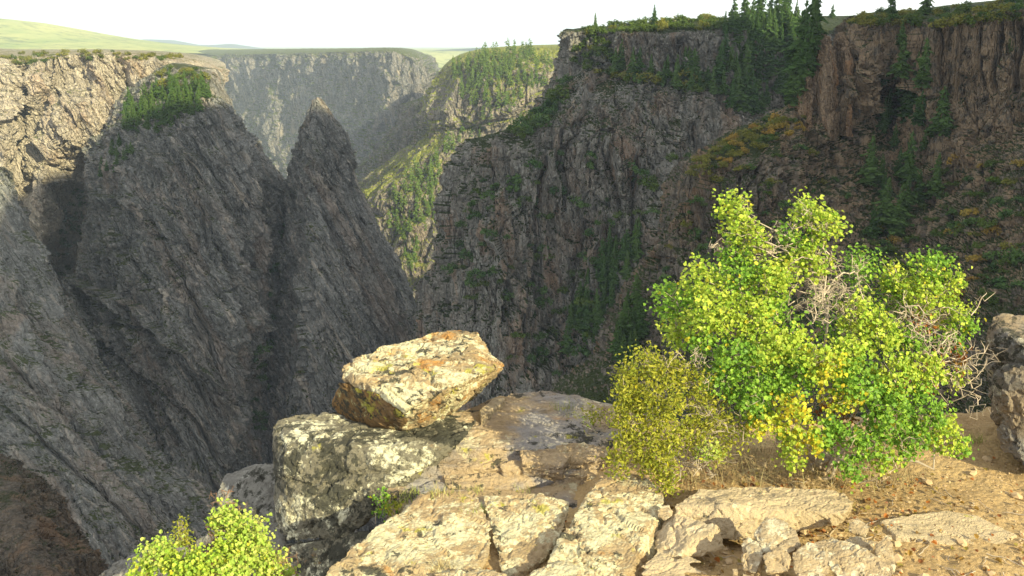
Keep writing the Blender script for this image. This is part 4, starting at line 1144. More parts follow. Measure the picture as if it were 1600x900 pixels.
# fir stand in the cleft beside the mesa
stand = [(1132, 62), (1180, 48), (1236, 46), (1290, 66), (1262, 120), (1250, 160), (1210, 178), (1170, 178), (1140, 172), (1120, 120)]
for L in scatter(stand, 74, 7):
    tree(L[0], random.choice((random.uniform(7, 12), random.uniform(11, 18))), CROWN, 'dark fir in the dense stand filling the cleft beside the mesa', 'firs of the stand beside the mesa')
for x, y, h in ((1132, 52, 9), (1146, 48, 13), (1160, 46, 16), (1174, 44, 13), (1188, 43, 17), (1202, 43, 14), (1216, 42, 17), (1230, 42, 16), (1244, 43, 12), (1258, 44, 9), (1272, 46, 8), (1140, 50, 10), (1166, 46, 10), (1222, 44, 11)):
    L = hit(x, y)
    if L: tree(L[0], h, CROWN, 'fir at the top of the stand, its tip standing against the sky', 'firs of the stand against the sky')
for x, y, h, lab in ((1392, 26, 9, 'small ragged fir alone on the right skyline, next to the rock pillars'), (1446, 24, 10, 'slim fir alone on the skyline of the right rim above the brown cliff'),
                     (930, 46, 7, 'small pine on the outer corner of the mesa rim'), (1022, 42, 9, 'small pine in the middle of the mesa rim'), (1300, 28, 7, 'short fir on the skyline between the fir stand and the right rim')):
    L = hit(x, y) or hit(x, y + 8)
    if L: tree(L[0], h, CROWN, lab, None)
# trees of the wooded bench
bench = [(186, 196), (205, 160), (240, 138), (290, 130), (330, 146), (318, 172), (290, 188), (262, 205), (232, 212), (200, 208)]
for L in scatter(bench, 64, 5, only='canyon_buttress'):
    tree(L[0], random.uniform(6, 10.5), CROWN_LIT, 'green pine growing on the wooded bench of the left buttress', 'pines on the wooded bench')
for L in scatter([(238, 122), (268, 104), (325, 112), (332, 140), (250, 140)], 18, 6, only='canyon_buttress'):
    shrub(L[0], random.uniform(4, 8), random.choice(('green', 'olive')), 'round shrub on the rocky crest above the wooded bench', 'shrubs on the buttress crest')
for L in scatter([(150, 262), (180, 225), (212, 235), (205, 262), (160, 280)], 12, 6, only='canyon_buttress'):
    tree(L[0], random.uniform(4.5, 7), CROWN_LIT, 'small pine in the ledge gully below the wooded bench', 'pines in the ledge gully')
for L in scatter([(0, 92), (24, 86), (60, 82), (160, 80), (280, 88), (280, 96), (100, 92), (40, 104)], 42, 4, only='left_canyon_wall'):
    shrub(L[0], random.uniform(3, 7), random.choice(('olive', 'olive', 'green')), 'low olive shrub along the edge of the sunlit left rim', 'shrubs along the left rim')
for L in scatter([(92, 340), (132, 290), (132, 350), (104, 430), (90, 440)], 22, 6):
    shrub(L[0], random.uniform(5, 9), 'dark', 'dark bush deep in the shaded cleft beside the left buttress', 'bushes in the shaded cleft')
for L in scatter([(395, 560), (420, 440), (446, 330), (440, 420), (420, 560), (414, 700), (398, 690)], 22, 8):
    shrub(L[0], random.uniform(4, 8), 'dark', 'dark bush in the chimney between the buttress and the spire', 'bushes in the chimney by the spire')
# wooded ridge a kilometre off
ridgep = [(700, 108), (742, 86), (830, 82), (880, 100), (880, 150), (850, 190), (806, 200), (770, 215), (735, 240), (712, 290), (690, 340), (655, 400), (640, 430), (600, 350), (596, 320), (650, 262), (700, 220), (740, 190)]
for L in scatter(ridgep, 190, 5, only='wooded_ridge', nz=0.05):
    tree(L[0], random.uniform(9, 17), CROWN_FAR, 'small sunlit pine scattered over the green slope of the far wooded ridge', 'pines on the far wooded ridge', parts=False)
for L in scatter([(720, 108), (745, 88), (830, 88), (835, 110), (780, 120), (740, 140)], 34, 4, only='wooded_ridge'):
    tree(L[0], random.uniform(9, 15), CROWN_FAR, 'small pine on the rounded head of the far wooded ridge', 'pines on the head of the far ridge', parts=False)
# mesa
for L in scatter([(900, 46), (960, 38), (1050, 32), (1120, 28), (1125, 48), (1000, 50), (910, 54)], 64, 5, only='mesa_wall'):
    shrub(L[0], random.uniform(3.5, 8), random.choice(('green', 'green', 'olive', 'green')), 'low shrub on the flat top of the mesa', 'shrubs on the mesa top')
for poly, n, g in (([(905, 60), (950, 56), (960, 100), (1000, 120), (1120, 118), (1130, 150), (1060, 140), (1000, 130), (930, 118), (895, 100)], 62, 7),):
    for L in scatter(poly, n, g, only='mesa_wall'):
        shrub(L[0], random.uniform(4, 9), random.choice(('green', 'dark', 'green', 'olive')), 'green shrub on the ledge under the mesa cap', 'shrubs under the mesa cap')
for L in scatter([(930, 105), (1080, 112), (1120, 140), (1110, 150), (1000, 132), (935, 120)], 16, 12, only='mesa_wall'):
    tree(L[0], random.uniform(8, 13), CROWN, 'dark fir on the ledge under the mesa cap', 'firs under the mesa cap')
for L in scatter([(800, 200), (850, 172), (885, 120), (880, 160), (850, 195), (820, 215)], 26, 7, only='mesa_wall'):
    shrub(L[0], random.uniform(6, 11), random.choice(('dark', 'green', 'dark')), 'dark bush on the shoulder below the outer corner of the mesa', 'bushes on the mesa shoulder')
for L in scatter([(720, 300), (830, 230), (1000, 240), (1100, 220), (1040, 300), (1010, 420), (960, 520), (880, 590), (800, 560), (700, 430)], 95, 13, only='mesa_wall', nz=0.12):
    shrub(L[0], random.uniform(3.5, 8.5), random.choice(('dark', 'dark', 'green')), 'dark bush clinging to a crack in the shaded mesa wall', 'bushes on the mesa wall')
for L in scatter([(900, 470), (960, 400), (1010, 380), (1010, 440), (960, 500), (930, 540), (880, 560)], 34, 9, only='mesa_wall'):
    tree(L[0], random.uniform(8, 14), CROWN, 'dark fir in the deep gully between the mesa wall and the promontory', 'firs in the deep gully')
# right wall
for L in scatter([(1075, 268), (1120, 232), (1190, 190), (1260, 180), (1250, 205), (1180, 235), (1130, 262), (1085, 285)], 62, 6, only='right_canyon'):
    shrub(L[0], random.uniform(2.2, 5), random.choice(('gold', 'olive', 'olive', 'green')), 'golden or olive autumn shrub on the crest of the promontory', 'autumn shrubs on the promontory')
for L in scatter([(1380, 90), (1420, 60), (1440, 110), (1470, 200), (1480, 300), (1440, 360), (1360, 380), (1330, 340), (1370, 220)], 26, 14, only='right_canyon'):
    tree(L[0], random.uniform(6, 14), CROWN, 'dark fir in the shaded gully of the right wall behind the leafy bush', 'firs in the gully of the right wall')
for L in scatter([(1340, 380), (1400, 300), (1500, 250), (1600, 250), (1600, 470), (1500, 480), (1400, 420)], 85, 11, only='right_canyon'):
    shrub(L[0], random.uniform(2.2, 5.5), random.choice(('dark', 'dark', 'green', 'green', 'olive', 'gold')), 'small bush on the broken slope at the foot of the right wall', 'bushes on the slope under the right wall')
for L in scatter([(1320, 34), (1380, 18), (1440, 14), (1500, 8), (1600, 0), (1600, 30), (1500, 42), (1350, 44)], 78, 6, only='right_canyon'):
    shrub(L[0], random.uniform(2.5, 5.5), random.choice(('green', 'olive', 'dark', 'olive')), 'rounded shrub along the top edge of the right wall', 'shrubs along the right rim')
for L in scatter([(1060, 300), (1250, 220), (1330, 300), (1300, 400), (1050, 420), (1000, 520), (900, 600), (870, 600), (960, 540), (1030, 420)], 48, 11, only='right_canyon'):
    shrub(L[0], random.uniform(2, 4.6), random.choice(('dark', 'green', 'olive', 'dark')), 'small bush on a ledge of the promontory cliff', 'bushes on the promontory cliff')
for L in scatter([(985, 480), (1010, 470), (1000, 560), (960, 590), (955, 560)], 14, 8, only='right_canyon'):
    tree(L[0], random.uniform(6, 10), CROWN, 'dark fir at the foot of the promontory, beside the leafy bush', 'firs at the foot of the promontory')

# ------------------------------------------------------------------ air
t = NT('hazy air')
pv = t.node('ShaderNodeVolumePrincipled')
pv.inputs['Color'].default_value = (0.72, 0.86, 1.0, 1)
pv.inputs['Density'].default_value = 0.00011
pv.inputs['Anisotropy'].default_value = 0.0
t.t.links.new(pv.outputs[0], t.out.inputs['Volume'])
hb = np.array([(x, y, z) for x in (-26000, 26000) for y in (-700, 27500) for z in (-420, 330)], float)
hf = np.array([(0, 1, 3, 2), (4, 6, 7, 5), (0, 4, 5, 1), (2, 3, 7, 6), (0, 2, 6, 4), (1, 5, 7, 3)])
me = mesh_np('haze', hb, hf); me.materials.append(t.m)
tag(link(bpy.data.objects.new('haze', me)), kind='stuff')
# ------------------------------------------------------------------ foreground bushes
def leaf_material(name, fixed=None, transl=0.42):
    t = NT(name)
    if fixed is None:
        a = t.node('ShaderNodeAttribute'); a.attribute_name = 'leaf_colour'
        col = a.outputs['Color']
    else:
        col = t.mix(t.rand(), fixed, tuple(c * 0.7 for c in fixed))
    b = t.node('ShaderNodeBsdfPrincipled'); t.put(b.inputs['Base Color'], col)
    b.inputs['Roughness'].default_value = 0.5; b.inputs['Specular IOR Level'].default_value = 0.3
    tr = t.node('ShaderNodeBsdfTranslucent'); t.put(tr.inputs['Color'], col)
    mx = t.node('ShaderNodeMixShader'); mx.inputs[0].default_value = transl
    t.t.links.new(b.outputs[0], mx.inputs[1]); t.t.links.new(tr.outputs[0], mx.inputs[2])
    t.put(t.out.inputs['Surface'], mx.outputs[0])
    return t.m
M_LEAF = leaf_material('leaf')
t = NT('grey brown twig bark'); M_TWIG = t.surf(t.mix(t.noise(30, 4, 0.6), (0.32, 0.25, 0.18), (0.52, 0.45, 0.36)), 0.9, None, 0.15)
t = NT('reddish twig bark'); M_REDTWIG = t.surf(t.mix(t.noise(30, 4, 0.6), (0.20, 0.10, 0.06), (0.34, 0.22, 0.14)), 0.9, None, 0.15)

PAL = {'lime': [(0.37, 0.47, 0.055), (0.46, 0.53, 0.075), (0.27, 0.41, 0.045)], 'green': [(0.20, 0.36, 0.045), (0.27, 0.43, 0.05), (0.14, 0.28, 0.035)],
       'yellow': [(0.60, 0.54, 0.045), (0.46, 0.50, 0.05), (0.58, 0.46, 0.035), (0.34, 0.46, 0.05), (0.40, 0.48, 0.05)], 'rust': [(0.38, 0.14, 0.03), (0.30, 0.18, 0.04), (0.24, 0.09, 0.03)],
       'olive': [(0.33, 0.34, 0.04), (0.44, 0.43, 0.06), (0.24, 0.28, 0.035)], 'pale': [(0.40, 0.50, 0.10), (0.34, 0.48, 0.07), (0.48, 0.52, 0.12)], 'brown': [(0.24, 0.18, 0.05), (0.30, 0.24, 0.06), (0.2, 0.12, 0.04)]}

def leaf_cloud(name, C_, size, cols, wid=0.42, out_from=None, seed=1, up=0.5, mat=None):
    """one mesh of small folded leaves at the given points"""
    r = np.random.default_rng(seed)
    n = len(C_)
    nrm = r.normal(size=(n, 3)); nrm[:, 2] += up * 2
    if out_from is not None:
        o_ = C_ - out_from; nrm += 0.9 * o_ / (np.linalg.norm(o_, axis=1)[:, None] + 1e-6)
    nrm[:, 0] += 0.5; nrm[:, 1] -= 0.7
    nrm /= np.linalg.norm(nrm, axis=1)[:, None]
    ax = np.cross(nrm, r.normal(size=(n, 3))); ax /= np.linalg.norm(ax, axis=1)[:, None]
    sd = np.cross(nrm, ax)
    s_ = size * (0.4 + 1.05 * r.random((n, 1)))
    f_ = nrm * s_ * r.uniform(0.05, 0.34, (n, 1))
    V = np.stack([C_, C_ + ax * s_ * .3 + sd * s_ * wid + f_, C_ + ax * s_ * .78 + sd * s_ * wid * .8 + f_, C_ + ax * s_ - nrm * s_ * r.uniform(-0.1, 0.3, (n, 1)),
                  C_ + ax * s_ * .78 - sd * s_ * wid * .8 + f_, C_ + ax * s_ * .3 - sd * s_ * wid + f_], 1).reshape(-1, 3)
    b = np.arange(n)[:, None] * 6
    Fq = np.concatenate([b + np.array([[0, 1, 2, 3]]), b + np.array([[0, 3, 4, 5]])], 1).reshape(-1, 4)
    me = mesh_np(name, V, Fq)
    ca = me.color_attributes.new('leaf_colour', 'FLOAT_COLOR', 'POINT')
    cc = np.repeat(np.concatenate([cols, np.ones((n, 1))], 1), 6, 0).astype(np.float32)
    ca.data.foreach_set('color', cc.ravel())
    me.materials.append(mat or M_LEAF)
    return me

def tubes(name, paths, mat, sides=5):
    """one mesh of tapering stems; a path is (points, radius at start, radius at end)"""
    V, Fq, base = [], [], 0
    for pts, r0, r1 in paths:
        pts = np.asarray(pts, float); m = len(pts)
        tg = np.gradient(pts, axis=0); tg /= np.linalg.norm(tg, axis=1)[:, None] + 1e-9
        ref = np.array([0.31, 0.77, 0.55])
        u = np.cross(tg, ref); u /= np.linalg.norm(u, axis=1)[:, None] + 1e-9
        w = np.cross(tg, u)
        rr = np.linspace(r0, r1, m)[:, None]
        for k in range(sides):
            a = 6.2832 * k / sides
            V.append(pts + (u * math.cos(a) + w * math.sin(a)) * rr)
        idx = base + np.arange(sides * m).reshape(sides, m)
        nx = np.roll(idx, -1, 0)
        Fq.append(np.stack([idx[:, :-1], nx[:, :-1], nx[:, 1:], idx[:, 1:]], -1).reshape(-1, 4))
        base += sides * m
    me = mesh_np(name, np.concatenate(V), np.concatenate(Fq), True)
    me.materials.append(mat)
    return me

def wiggle(a, b, n, amp, r, sag=0.0):
    t_ = np.linspace(0, 1, n)[:, None]
    p = np.asarray(a) * (1 - t_) + np.asarray(b) * t_
    w_ = np.cumsum(r.normal(size=(n, 3)), 0) * amp / math.sqrt(n)
    w_ = w_ - t_ * w_[-1] - (1 - t_) * w_[0]
    p = p + w_
    p[:, 2] += sag * np.sin(np.pi * t_[:, 0])
    return p

def bush(name, label, cat, base, clumps, leaf, wid=0.42, dens=1.0, seed=1, stems=7, stem_r=0.012, dead=(), up=0.5, sprig=None, twig_mat=None, singles=0, droop=0.0):
    """clumps: (point, radius, palette, leaves)"""
    r = np.random.default_rng(seed)
    twig_mat = twig_mat or M_TWIG
    root = bpy.data.objects.new(name, None); root.empty_display_size = 0.1
    base = np.asarray(base, float)
    root.location = base
    link(root); tag(root, label, cat)
    pts = [np.asarray(c[0]) - base for c in clumps]
    # stems fork towards groups of clumps
    order = r.permutation(len(pts))
    stem_paths, twigs = [], []
    heads = []
    for k in range(stems):
        tgt = pts[order[k % len(order)]]
        foot = np.array([r.normal() * 0.05, r.normal() * 0.05, -0.03])
        p = wiggle(foot, tgt * 0.82, 9, 0.10, r, 0.04)
        stem_paths.append((p, stem_r * r.uniform(0.7, 1.15), stem_r * 0.3)); heads.append(p)
    allp = np.concatenate([h[2:] for h in heads])
    for i, c in enumerate(clumps):
        d = np.linalg.norm(allp - pts[i], axis=1) + 0.35 * (allp[:, 2] > pts[i][2])
        q = allp[np.argmin(d)]
        twigs.append((wiggle(q, pts[i], 7, 0.05, r, 0.02), stem_r * 0.45, stem_r * 0.2))
        for j in range(10):
            v = r.normal(size=3); v /= np.linalg.norm(v)
            e = pts[i] + v * c[1] * r.uniform(0.6, 1.05) * np.array([1, 1, 0.9])
            s0 = pts[i] + (q - pts[i]) * r.uniform(0, 0.35)
            twigs.append((wiggle(s0, e, 5, 0.025, r), stem_r * 0.2, stem_r * 0.07))
    for (c, rad, n, _m) in dead:
        c = np.asarray(c) - base
        q = allp[np.argmin(np.linalg.norm(allp - c, axis=1))]
        for j in range(n):
            v = r.normal(size=3); v /= np.linalg.norm(v); v[2] = abs(v[2]) * 0.9
            s0 = c + r.normal(size=3) * rad * 0.4 if j % 3 else q + (c - q) * r.random()
            e = s0 + v * rad * r.uniform(0.5, 1.1)
            pth = wiggle(s0, e, 6, 0.06, r)
            twigs.append((pth, stem_r * 0.25, stem_r * 0.08))
            for jj in range(3):
                k = r.integers(1, 5)
                v2 = v + 0.9 * r.normal(size=3); v2 /= np.linalg.norm(v2)
                twigs.append((wiggle(pth[k], pth[k] + v2 * rad * 0.4, 4, 0.03, r), stem_r * 0.15, stem_r * 0.05))
    for pth in stem_paths:
        link(bpy.data.objects.new('stem', tubes('stem', [pth], twig_mat, 6)), root)
    tag(link(bpy.data.objects.new('twigs', tubes('twigs', twigs, twig_mat, 4)), root), kind='stuff')
    P_, K_ = [], []
    for i, (c, rad, pal, n) in enumerate(clumps):
        n = int(n * dens)
        # leaves sit in sprigs inside the clump, thinner towards its middle
        ns = max(4, n // 9)
        d = r.normal(size=(ns, 3)); d /= np.linalg.norm(d, axis=1)[:, None]
        sc_ = pts[i] + d * rad * (0.30 + 0.72 * r.random((ns, 1)) ** 0.7) * np.array([1.0, 1.0, 0.92])
        k = r.integers(0, ns, n)
        q = sc_[k] + r.normal(size=(n, 3)) * leaf * 1.25
        if droop: q[:, 2] -= droop * r.random(n)
        pc = np.array(PAL[pal])
        cc = pc[r.integers(0, len(pc), n)] * r.uniform(0.72, 1.25, (n, 1))
        oth = r.random(n)
        cc[oth < 0.02] = np.array(PAL['yellow'])[0] * 0.9
        P_.append(q); K_.append(cc)
    P_ = np.concatenate(P_); K_ = np.concatenate(K_)
    P_[:, 2] = np.maximum(P_[:, 2], 0.02) if sprig is None else P_[:, 2]
    ctr = np.array([0, 0.1, P_[:, 2].mean() * 0.8])
    if singles:
        # the leaves nearest the eye, each a leaf of its own
        front = np.argsort((P_ + base) @ np.array([0, 1.0, 0.15]))
        pick = r.choice(front[:singles * 6], singles, replace=False)
        keep = np.ones(len(P_), bool); keep[pick] = False
        kinds = {}
        for nm in ('lime', 'green', 'yellow', 'olive', 'pale'):
            m1 = leaf_material(nm + ' leaf', PAL[nm][0])
            kinds[nm] = leaf_cloud('leaf', np.zeros((1, 3)), 1.0, np.array([PAL[nm][0]]), wid, None, 7, 0.4, m1)
        for k in pick:
            nm = min(kinds, key=lambda q_: float(np.abs(np.array(PAL[q_][0]) - K_[k]).sum()))
            o = bpy.data.objects.new('leaf', kinds[nm])
            o.location = P_[k]; s_ = leaf * r.uniform(0.75, 1.2); o.scale = (s_, s_, s_)
            o.rotation_euler = tuple(r.normal(size=3) * np.array([0.6, 0.6, 2.5]))
            link(o, root)
        P_, K_ = P_[keep], K_[keep]
    tag(link(bpy.data.objects.new('foliage', leaf_cloud('foliage', P_, leaf, K_, wid, ctr, seed + 1, up)), root), kind='stuff')
    return root

def cl(px, py, Y, rpx, pal, n):
    return (at(px, py, Y), rpx * Y / F_PX, pal, n)

BIG = [(1148, 328, 4.35, 27, 'lime', 190), (1160, 362, 4.3, 34, 'lime', 260), (1150, 400, 4.3, 26, 'green', 120), (1180, 385, 4.25, 22, 'lime', 90),
       (1262, 332, 4.3, 30, 'lime', 210), (1292, 352, 4.25, 30, 'lime', 230), (1240, 378, 4.3, 34, 'green', 190), (1268, 405, 4.25, 38, 'lime', 300), (1225, 420, 4.2, 34, 'lime', 200),
       (1055, 468, 4.25, 38, 'green', 280), (1100, 440, 4.2, 40, 'lime', 330), (1150, 438, 4.2, 40, 'green', 330), (1200, 446, 4.15, 40, 'lime', 320), (1058, 512, 4.2, 32, 'lime', 220), (1110, 492, 4.05, 42, 'lime', 400),
       (1168, 492, 4.05, 42, 'lime', 380), (1215, 492, 4.1, 34, 'green', 220), (1095, 535, 4.05, 30, 'green', 180),
       (1150, 555, 3.95, 40, 'green', 330), (1205, 545, 3.95, 44, 'lime', 400), (1130, 598, 3.95, 34, 'green', 220), (1185, 605, 3.9, 44, 'green', 360), (1245, 540, 4.0, 34, 'lime', 230), (1240, 585, 3.9, 38, 'green', 300),
       (1348, 420, 4.4, 38, 'green', 270), (1402, 432, 4.35, 38, 'lime', 280), (1450, 418, 4.35, 36, 'green', 280), (1478, 442, 4.3, 26, 'lime', 150), (1438, 462, 4.25, 42, 'lime', 330), (1482, 490, 4.25, 34, 'lime', 220), (1392, 470, 4.3, 32, 'green', 170),
       (1505, 508, 4.25, 24, 'green', 110), (1345, 492, 4.1, 38, 'lime', 280), (1372, 520, 4.05, 38, 'lime', 280), (1420, 535, 4.1, 34, 'green', 200),
       (1322, 556, 3.95, 38, 'lime', 300), (1290, 575, 3.85, 30, 'yellow', 170), (1275, 560, 3.85, 30, 'lime', 120), (1340, 600, 3.85, 44, 'green', 380), (1395, 585, 3.9, 42, 'lime', 330), (1450, 575, 3.95, 36, 'lime', 250),
       (1310, 622, 3.82, 30, 'yellow', 110), (1385, 640, 3.8, 44, 'green', 400), (1440, 640, 3.85, 42, 'green', 330), (1480, 680, 3.85, 34, 'lime', 230), (1420, 690, 3.8, 36, 'green', 260), (1360, 690, 3.75, 36, 'green', 260), (1500, 700, 3.9, 18, 'green', 70),
       (1240, 640, 3.8, 34, 'yellow', 200), (1198, 660, 3.8, 26, 'yellow', 120), (1180, 640, 3.85, 26, 'green', 140), (1262, 690, 3.75, 28, 'yellow', 120), (1230, 680, 3.8, 24, 'lime', 100), (1300, 680, 3.8, 34, 'green', 200), (1240, 715, 3.78, 20, 'lime', 80), (1330, 730, 3.72, 26, 'green', 120), (1385, 722, 3.75, 22, 'lime', 90),
       (1290, 470, 4.4, 30, 'green', 90), (1310, 520, 4.3, 34, 'green', 120), (1440, 505, 4.2, 26, 'rust', 60), (1480, 560, 4.1, 26, 'rust', 70), (1485, 535, 4.15, 26, 'green', 90), (1495, 590, 4.1, 24, 'lime', 70), (1300, 650, 4.0, 30, 'rust', 90), (1420, 600, 4.1, 30, 'rust', 60)]
bush('leafy_bush', 'large bright green bush turning yellow low down, grey dead twigs at its heart', 'bush', on_z(1290, 728, -2.06),
     [cl(*c) for c in BIG], 0.0165, 0.46, 1.95, 31, 13, 0.013,
     dead=[(at(1300, 450, 4.25), 0.15, 26, 0), (at(1330, 480, 4.2), 0.14, 22, 0), (at(1270, 480, 4.1), 0.11, 18, 0), (at(1240, 350, 4.3), 0.10, 12, 0), (at(1200, 390, 4.3), 0.12, 12, 0),
           (at(1440, 500, 4.1), 0.15, 26, 0), (at(1490, 560, 4.05), 0.16, 22, 0), (at(1500, 610, 4.1), 0.15, 18, 0), (at(1130, 385, 4.35), 0.07, 8, 0), (at(1300, 640, 3.95), 0.15, 22, 0), (at(1350, 700, 3.9), 0.16, 22, 0)], singles=300)

OL = [(1005, 568, 3.95, 32, 'olive', 330), (1045, 575, 3.95, 32, 'olive', 320), (985, 612, 3.9, 34, 'olive', 380), (1035, 620, 3.85, 40, 'olive', 460), (990, 660, 3.85, 36, 'olive', 400), (1040, 672, 3.8, 40, 'olive', 460),
      (985, 702, 3.8, 32, 'olive', 300), (1030, 718, 3.75, 34, 'olive', 360), (1042, 748, 3.7, 22, 'olive', 150), (1085, 600, 3.95, 38, 'olive', 300), (1110, 645, 3.9, 40, 'olive', 380), (1150, 665, 3.9, 36, 'olive', 260), (1080, 680, 3.85, 34, 'olive', 260),
      (970, 640, 3.9, 22, 'olive', 150), (965, 725, 3.8, 18, 'olive', 90), (1120, 700, 3.85, 22, 'olive', 140), (1105, 705, 3.75, 18, 'pale', 100), (930, 640, 4.3, 14, 'olive', 60), (975, 580, 4.0, 20, 'olive', 100)]
bush('olive_bush', 'feathery olive yellow bush with narrow leaves behind the tall cream rock', 'bush', on_z(1040, 742, -2.08),
     [cl(*c) for c in OL[:17] + OL[18:]], 0.0165, 0.22, 1.75, 47, 9, 0.008, dead=[(at(1080, 560, 3.95), 0.10, 14, 0), (at(1110, 650, 3.95), 0.16, 40, 0), (at(1100, 720, 3.85), 0.12, 30, 0)], up=0.2, droop=0.02)
bush('olive_bush', 'tiny olive plant by itself on the far edge of the bedrock', 'bush', on_z(930, 668, -2.04),
     [cl(925, 645, 4.55, 13, 'olive', 80), cl(938, 652, 4.5, 12, 'olive', 70), cl(916, 660, 4.5, 8, 'pale', 30)], 0.015, 0.22, 1.0, 53, 4, 0.004)
LB = [(352, 806, 3.5, 24, 'pale', 260), (375, 822, 3.45, 28, 'pale', 330), (395, 850, 3.4, 32, 'pale', 400), (360, 850, 3.4, 30, 'lime', 330), (418, 878, 3.4, 30, 'pale', 340), (372, 885, 3.3, 36, 'pale', 440), (445, 898, 3.4, 18, 'pale', 120), (330, 880, 3.3, 30, 'lime', 330),
      (250, 862, 3.4, 30, 'pale', 360), (275, 885, 3.35, 32, 'lime', 380), (225, 886, 3.4, 24, 'lime', 230), (300, 888, 3.3, 26, 'lime', 260), (338, 815, 3.5, 14, 'lime', 90), (290, 930, 3.3, 40, 'lime', 300), (380, 940, 3.25, 45, 'green', 340), (440, 940, 3.3, 30, 'lime', 180), (230, 930, 3.35, 34, 'lime', 240), (405, 818, 3.5, 12, 'pale', 60)]
bush('bright_bush', 'bright yellow green small leaved bush below the ledge at the drop', 'bush', at(330, 1060, 3.3),
     [cl(*c) for c in LB], 0.0145, 0.44, 1.3, 61, 9, 0.008, dead=[(at(350, 800, 3.5), 0.06, 9, 0), (at(300, 870, 3.4), 0.07, 12, 0), (at(440, 870, 3.4), 0.05, 6, 0), (at(328, 868, 3.4), 0.05, 8, 0)], sprig=1, twig_mat=M_REDTWIG)
bush('dim_bush', 'dull olive cone shaped bush in the shade behind the bright yellow green bush', 'bush', at(285, 905, 4.6),
     [cl(285, 822, 4.6, 10, 'olive', 90), cl(283, 840, 4.6, 16, 'olive', 200), cl(290, 858, 4.55, 20, 'olive', 240), cl(276, 870, 4.55, 20, 'olive', 220)], 0.016, 0.18, 1.0, 67, 4, 0.006, up=0.8)

# ------------------------------------------------------------------ grass, litter, gravel
t = NT('straw grass')
a_ = t.node('ShaderNodeAttribute'); a_.attribute_name = 'leaf_colour'
M_STRAW = t.surf(a_.outputs['Color'], 0.8, None, 0.2)
def blades(name, roots, length, cols, seed, lean=0.8, width=0.0022, parent=None):
    r = np.random.default_rng(seed)
    n = len(roots)
    az = r.random(n) * 6.283
    ln = length * r.uniform(0.5, 1.15, n)
    le = lean * r.uniform(0.25, 1.2, n)
    d = np.stack([np.cos(az), np.sin(az), np.zeros(n)], 1)
    s_ = np.stack([-np.sin(az), np.cos(az), np.zeros(n)], 1) * width
    V, Fq = [], []
    K = 5
    for j in range(K):
        f = j / (K - 1)
        c = roots + d * (ln * le * f * f)[:, None] + np.array([0, 0, 1]) * (ln * (f - 0.55 * le * f * f * f))[:, None]
        V.append(c - s_ * (1 - f * 0.9)); V.append(c + s_ * (1 - f * 0.9))
    V = np.stack(V, 1).reshape(-1, 3)
    b = np.arange(n)[:, None] * 2 * K
    Fq = np.concatenate([b + np.array([[2 * j, 2 * j + 1, 2 * j + 3, 2 * j + 2]]) for j in range(K - 1)], 1).reshape(-1, 4)
    me = mesh_np(name, V, Fq)
    ca = me.color_attributes.new('leaf_colour', 'FLOAT_COLOR', 'POINT')
    cc = np.array(cols)[r.integers(0, len(cols), n)] * r.uniform(0.7, 1.2, (n, 1))
    ca.data.foreach_set('color', np.repeat(np.concatenate([cc, np.ones((n, 1))], 1), 2 * K, 0).astype(np.float32).ravel())
    me.materials.append(M_STRAW)
    return me
STRAW = [(0.48, 0.40, 0.20), (0.38, 0.30, 0.15), (0.30, 0.22, 0.11)]
LIVE = [(0.22, 0.28, 0.05), (0.40, 0.38, 0.12), (0.30, 0.32, 0.07)]
bpy.context.view_layer.update()
DG = bpy.context.evaluated_depsgraph_get()
def floor_hit(px, py):
    d = Vector(at(px, py, 1.0)).normalized()
    org = d * 1.5
    for _ in range(60):
        ok, loc, nor, _i, ob, _m = scene.ray_cast(DG, org, d)
        if not ok: return None
        nm = ob.name.split('.')[0]
        if nm in ('foliage', 'twigs', 'stem', 'leaf', 'haze'):
            org = loc + d * 0.003; continue
        return loc, nor, ob.name
    return None
r_ = np.random.default_rng(9)
roots = []
while len(roots) < 760:
    x, y = r_.uniform(1040, 1420), r_.uniform(700, 768)
    h = floor_hit(x, y) if len(roots) < 240 else None
    if h is not None and h[2].startswith('soil'): roots.append(h[0])
    elif len(roots) >= 240:
        q = roots[r_.integers(0, 240)]; roots.append(Vector((q.x + r_.normal() * 0.03, q.y + r_.normal() * 0.03, q.z)))
gr = blades('dry_grass', np.array([tuple(q) for q in roots]), 0.21, [tuple(c * 0.8 for c in q) for q in STRAW], 71, 1.9, 0.0015)  # straw colours darkened to paint the bush's shade into the blades
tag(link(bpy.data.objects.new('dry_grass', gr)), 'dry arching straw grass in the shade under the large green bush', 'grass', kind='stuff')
TUFT = [(690, 772, 70, .09, STRAW + LIVE, 'straw coloured grass tuft on the top edge of the broad cream slab'), (745, 770, 40, .06, LIVE, 'thin green grass tuft between the bedrock and the split cream slab'),
        (650, 772, 40, .07, LIVE, 'short grass tuft at the upper left corner of the broad cream slab'), (884, 640, 50, .10, LIVE, 'pale green grass tuft on the far edge of the bedrock'),
        (905, 650, 30, .05, LIVE, 'small grass tuft beside the tiny olive plant'), (688, 888, 110, .07, STRAW, 'broad straw tuft on the low rock end below the split slabs'),
        (640, 785, 60, .09, LIVE, 'grass tuft hanging into the crack beside the large ledge block'), (812, 766, 30, .06, LIVE, 'sparse grass tuft behind the split off slab half'),
        (1525, 690, 50, .08, LIVE, 'grass tuft in the shade between the large bush and the layered side rock'), (730, 800, 26, .04, LIVE, 'tiny tuft in the crack between the two cream slabs')]
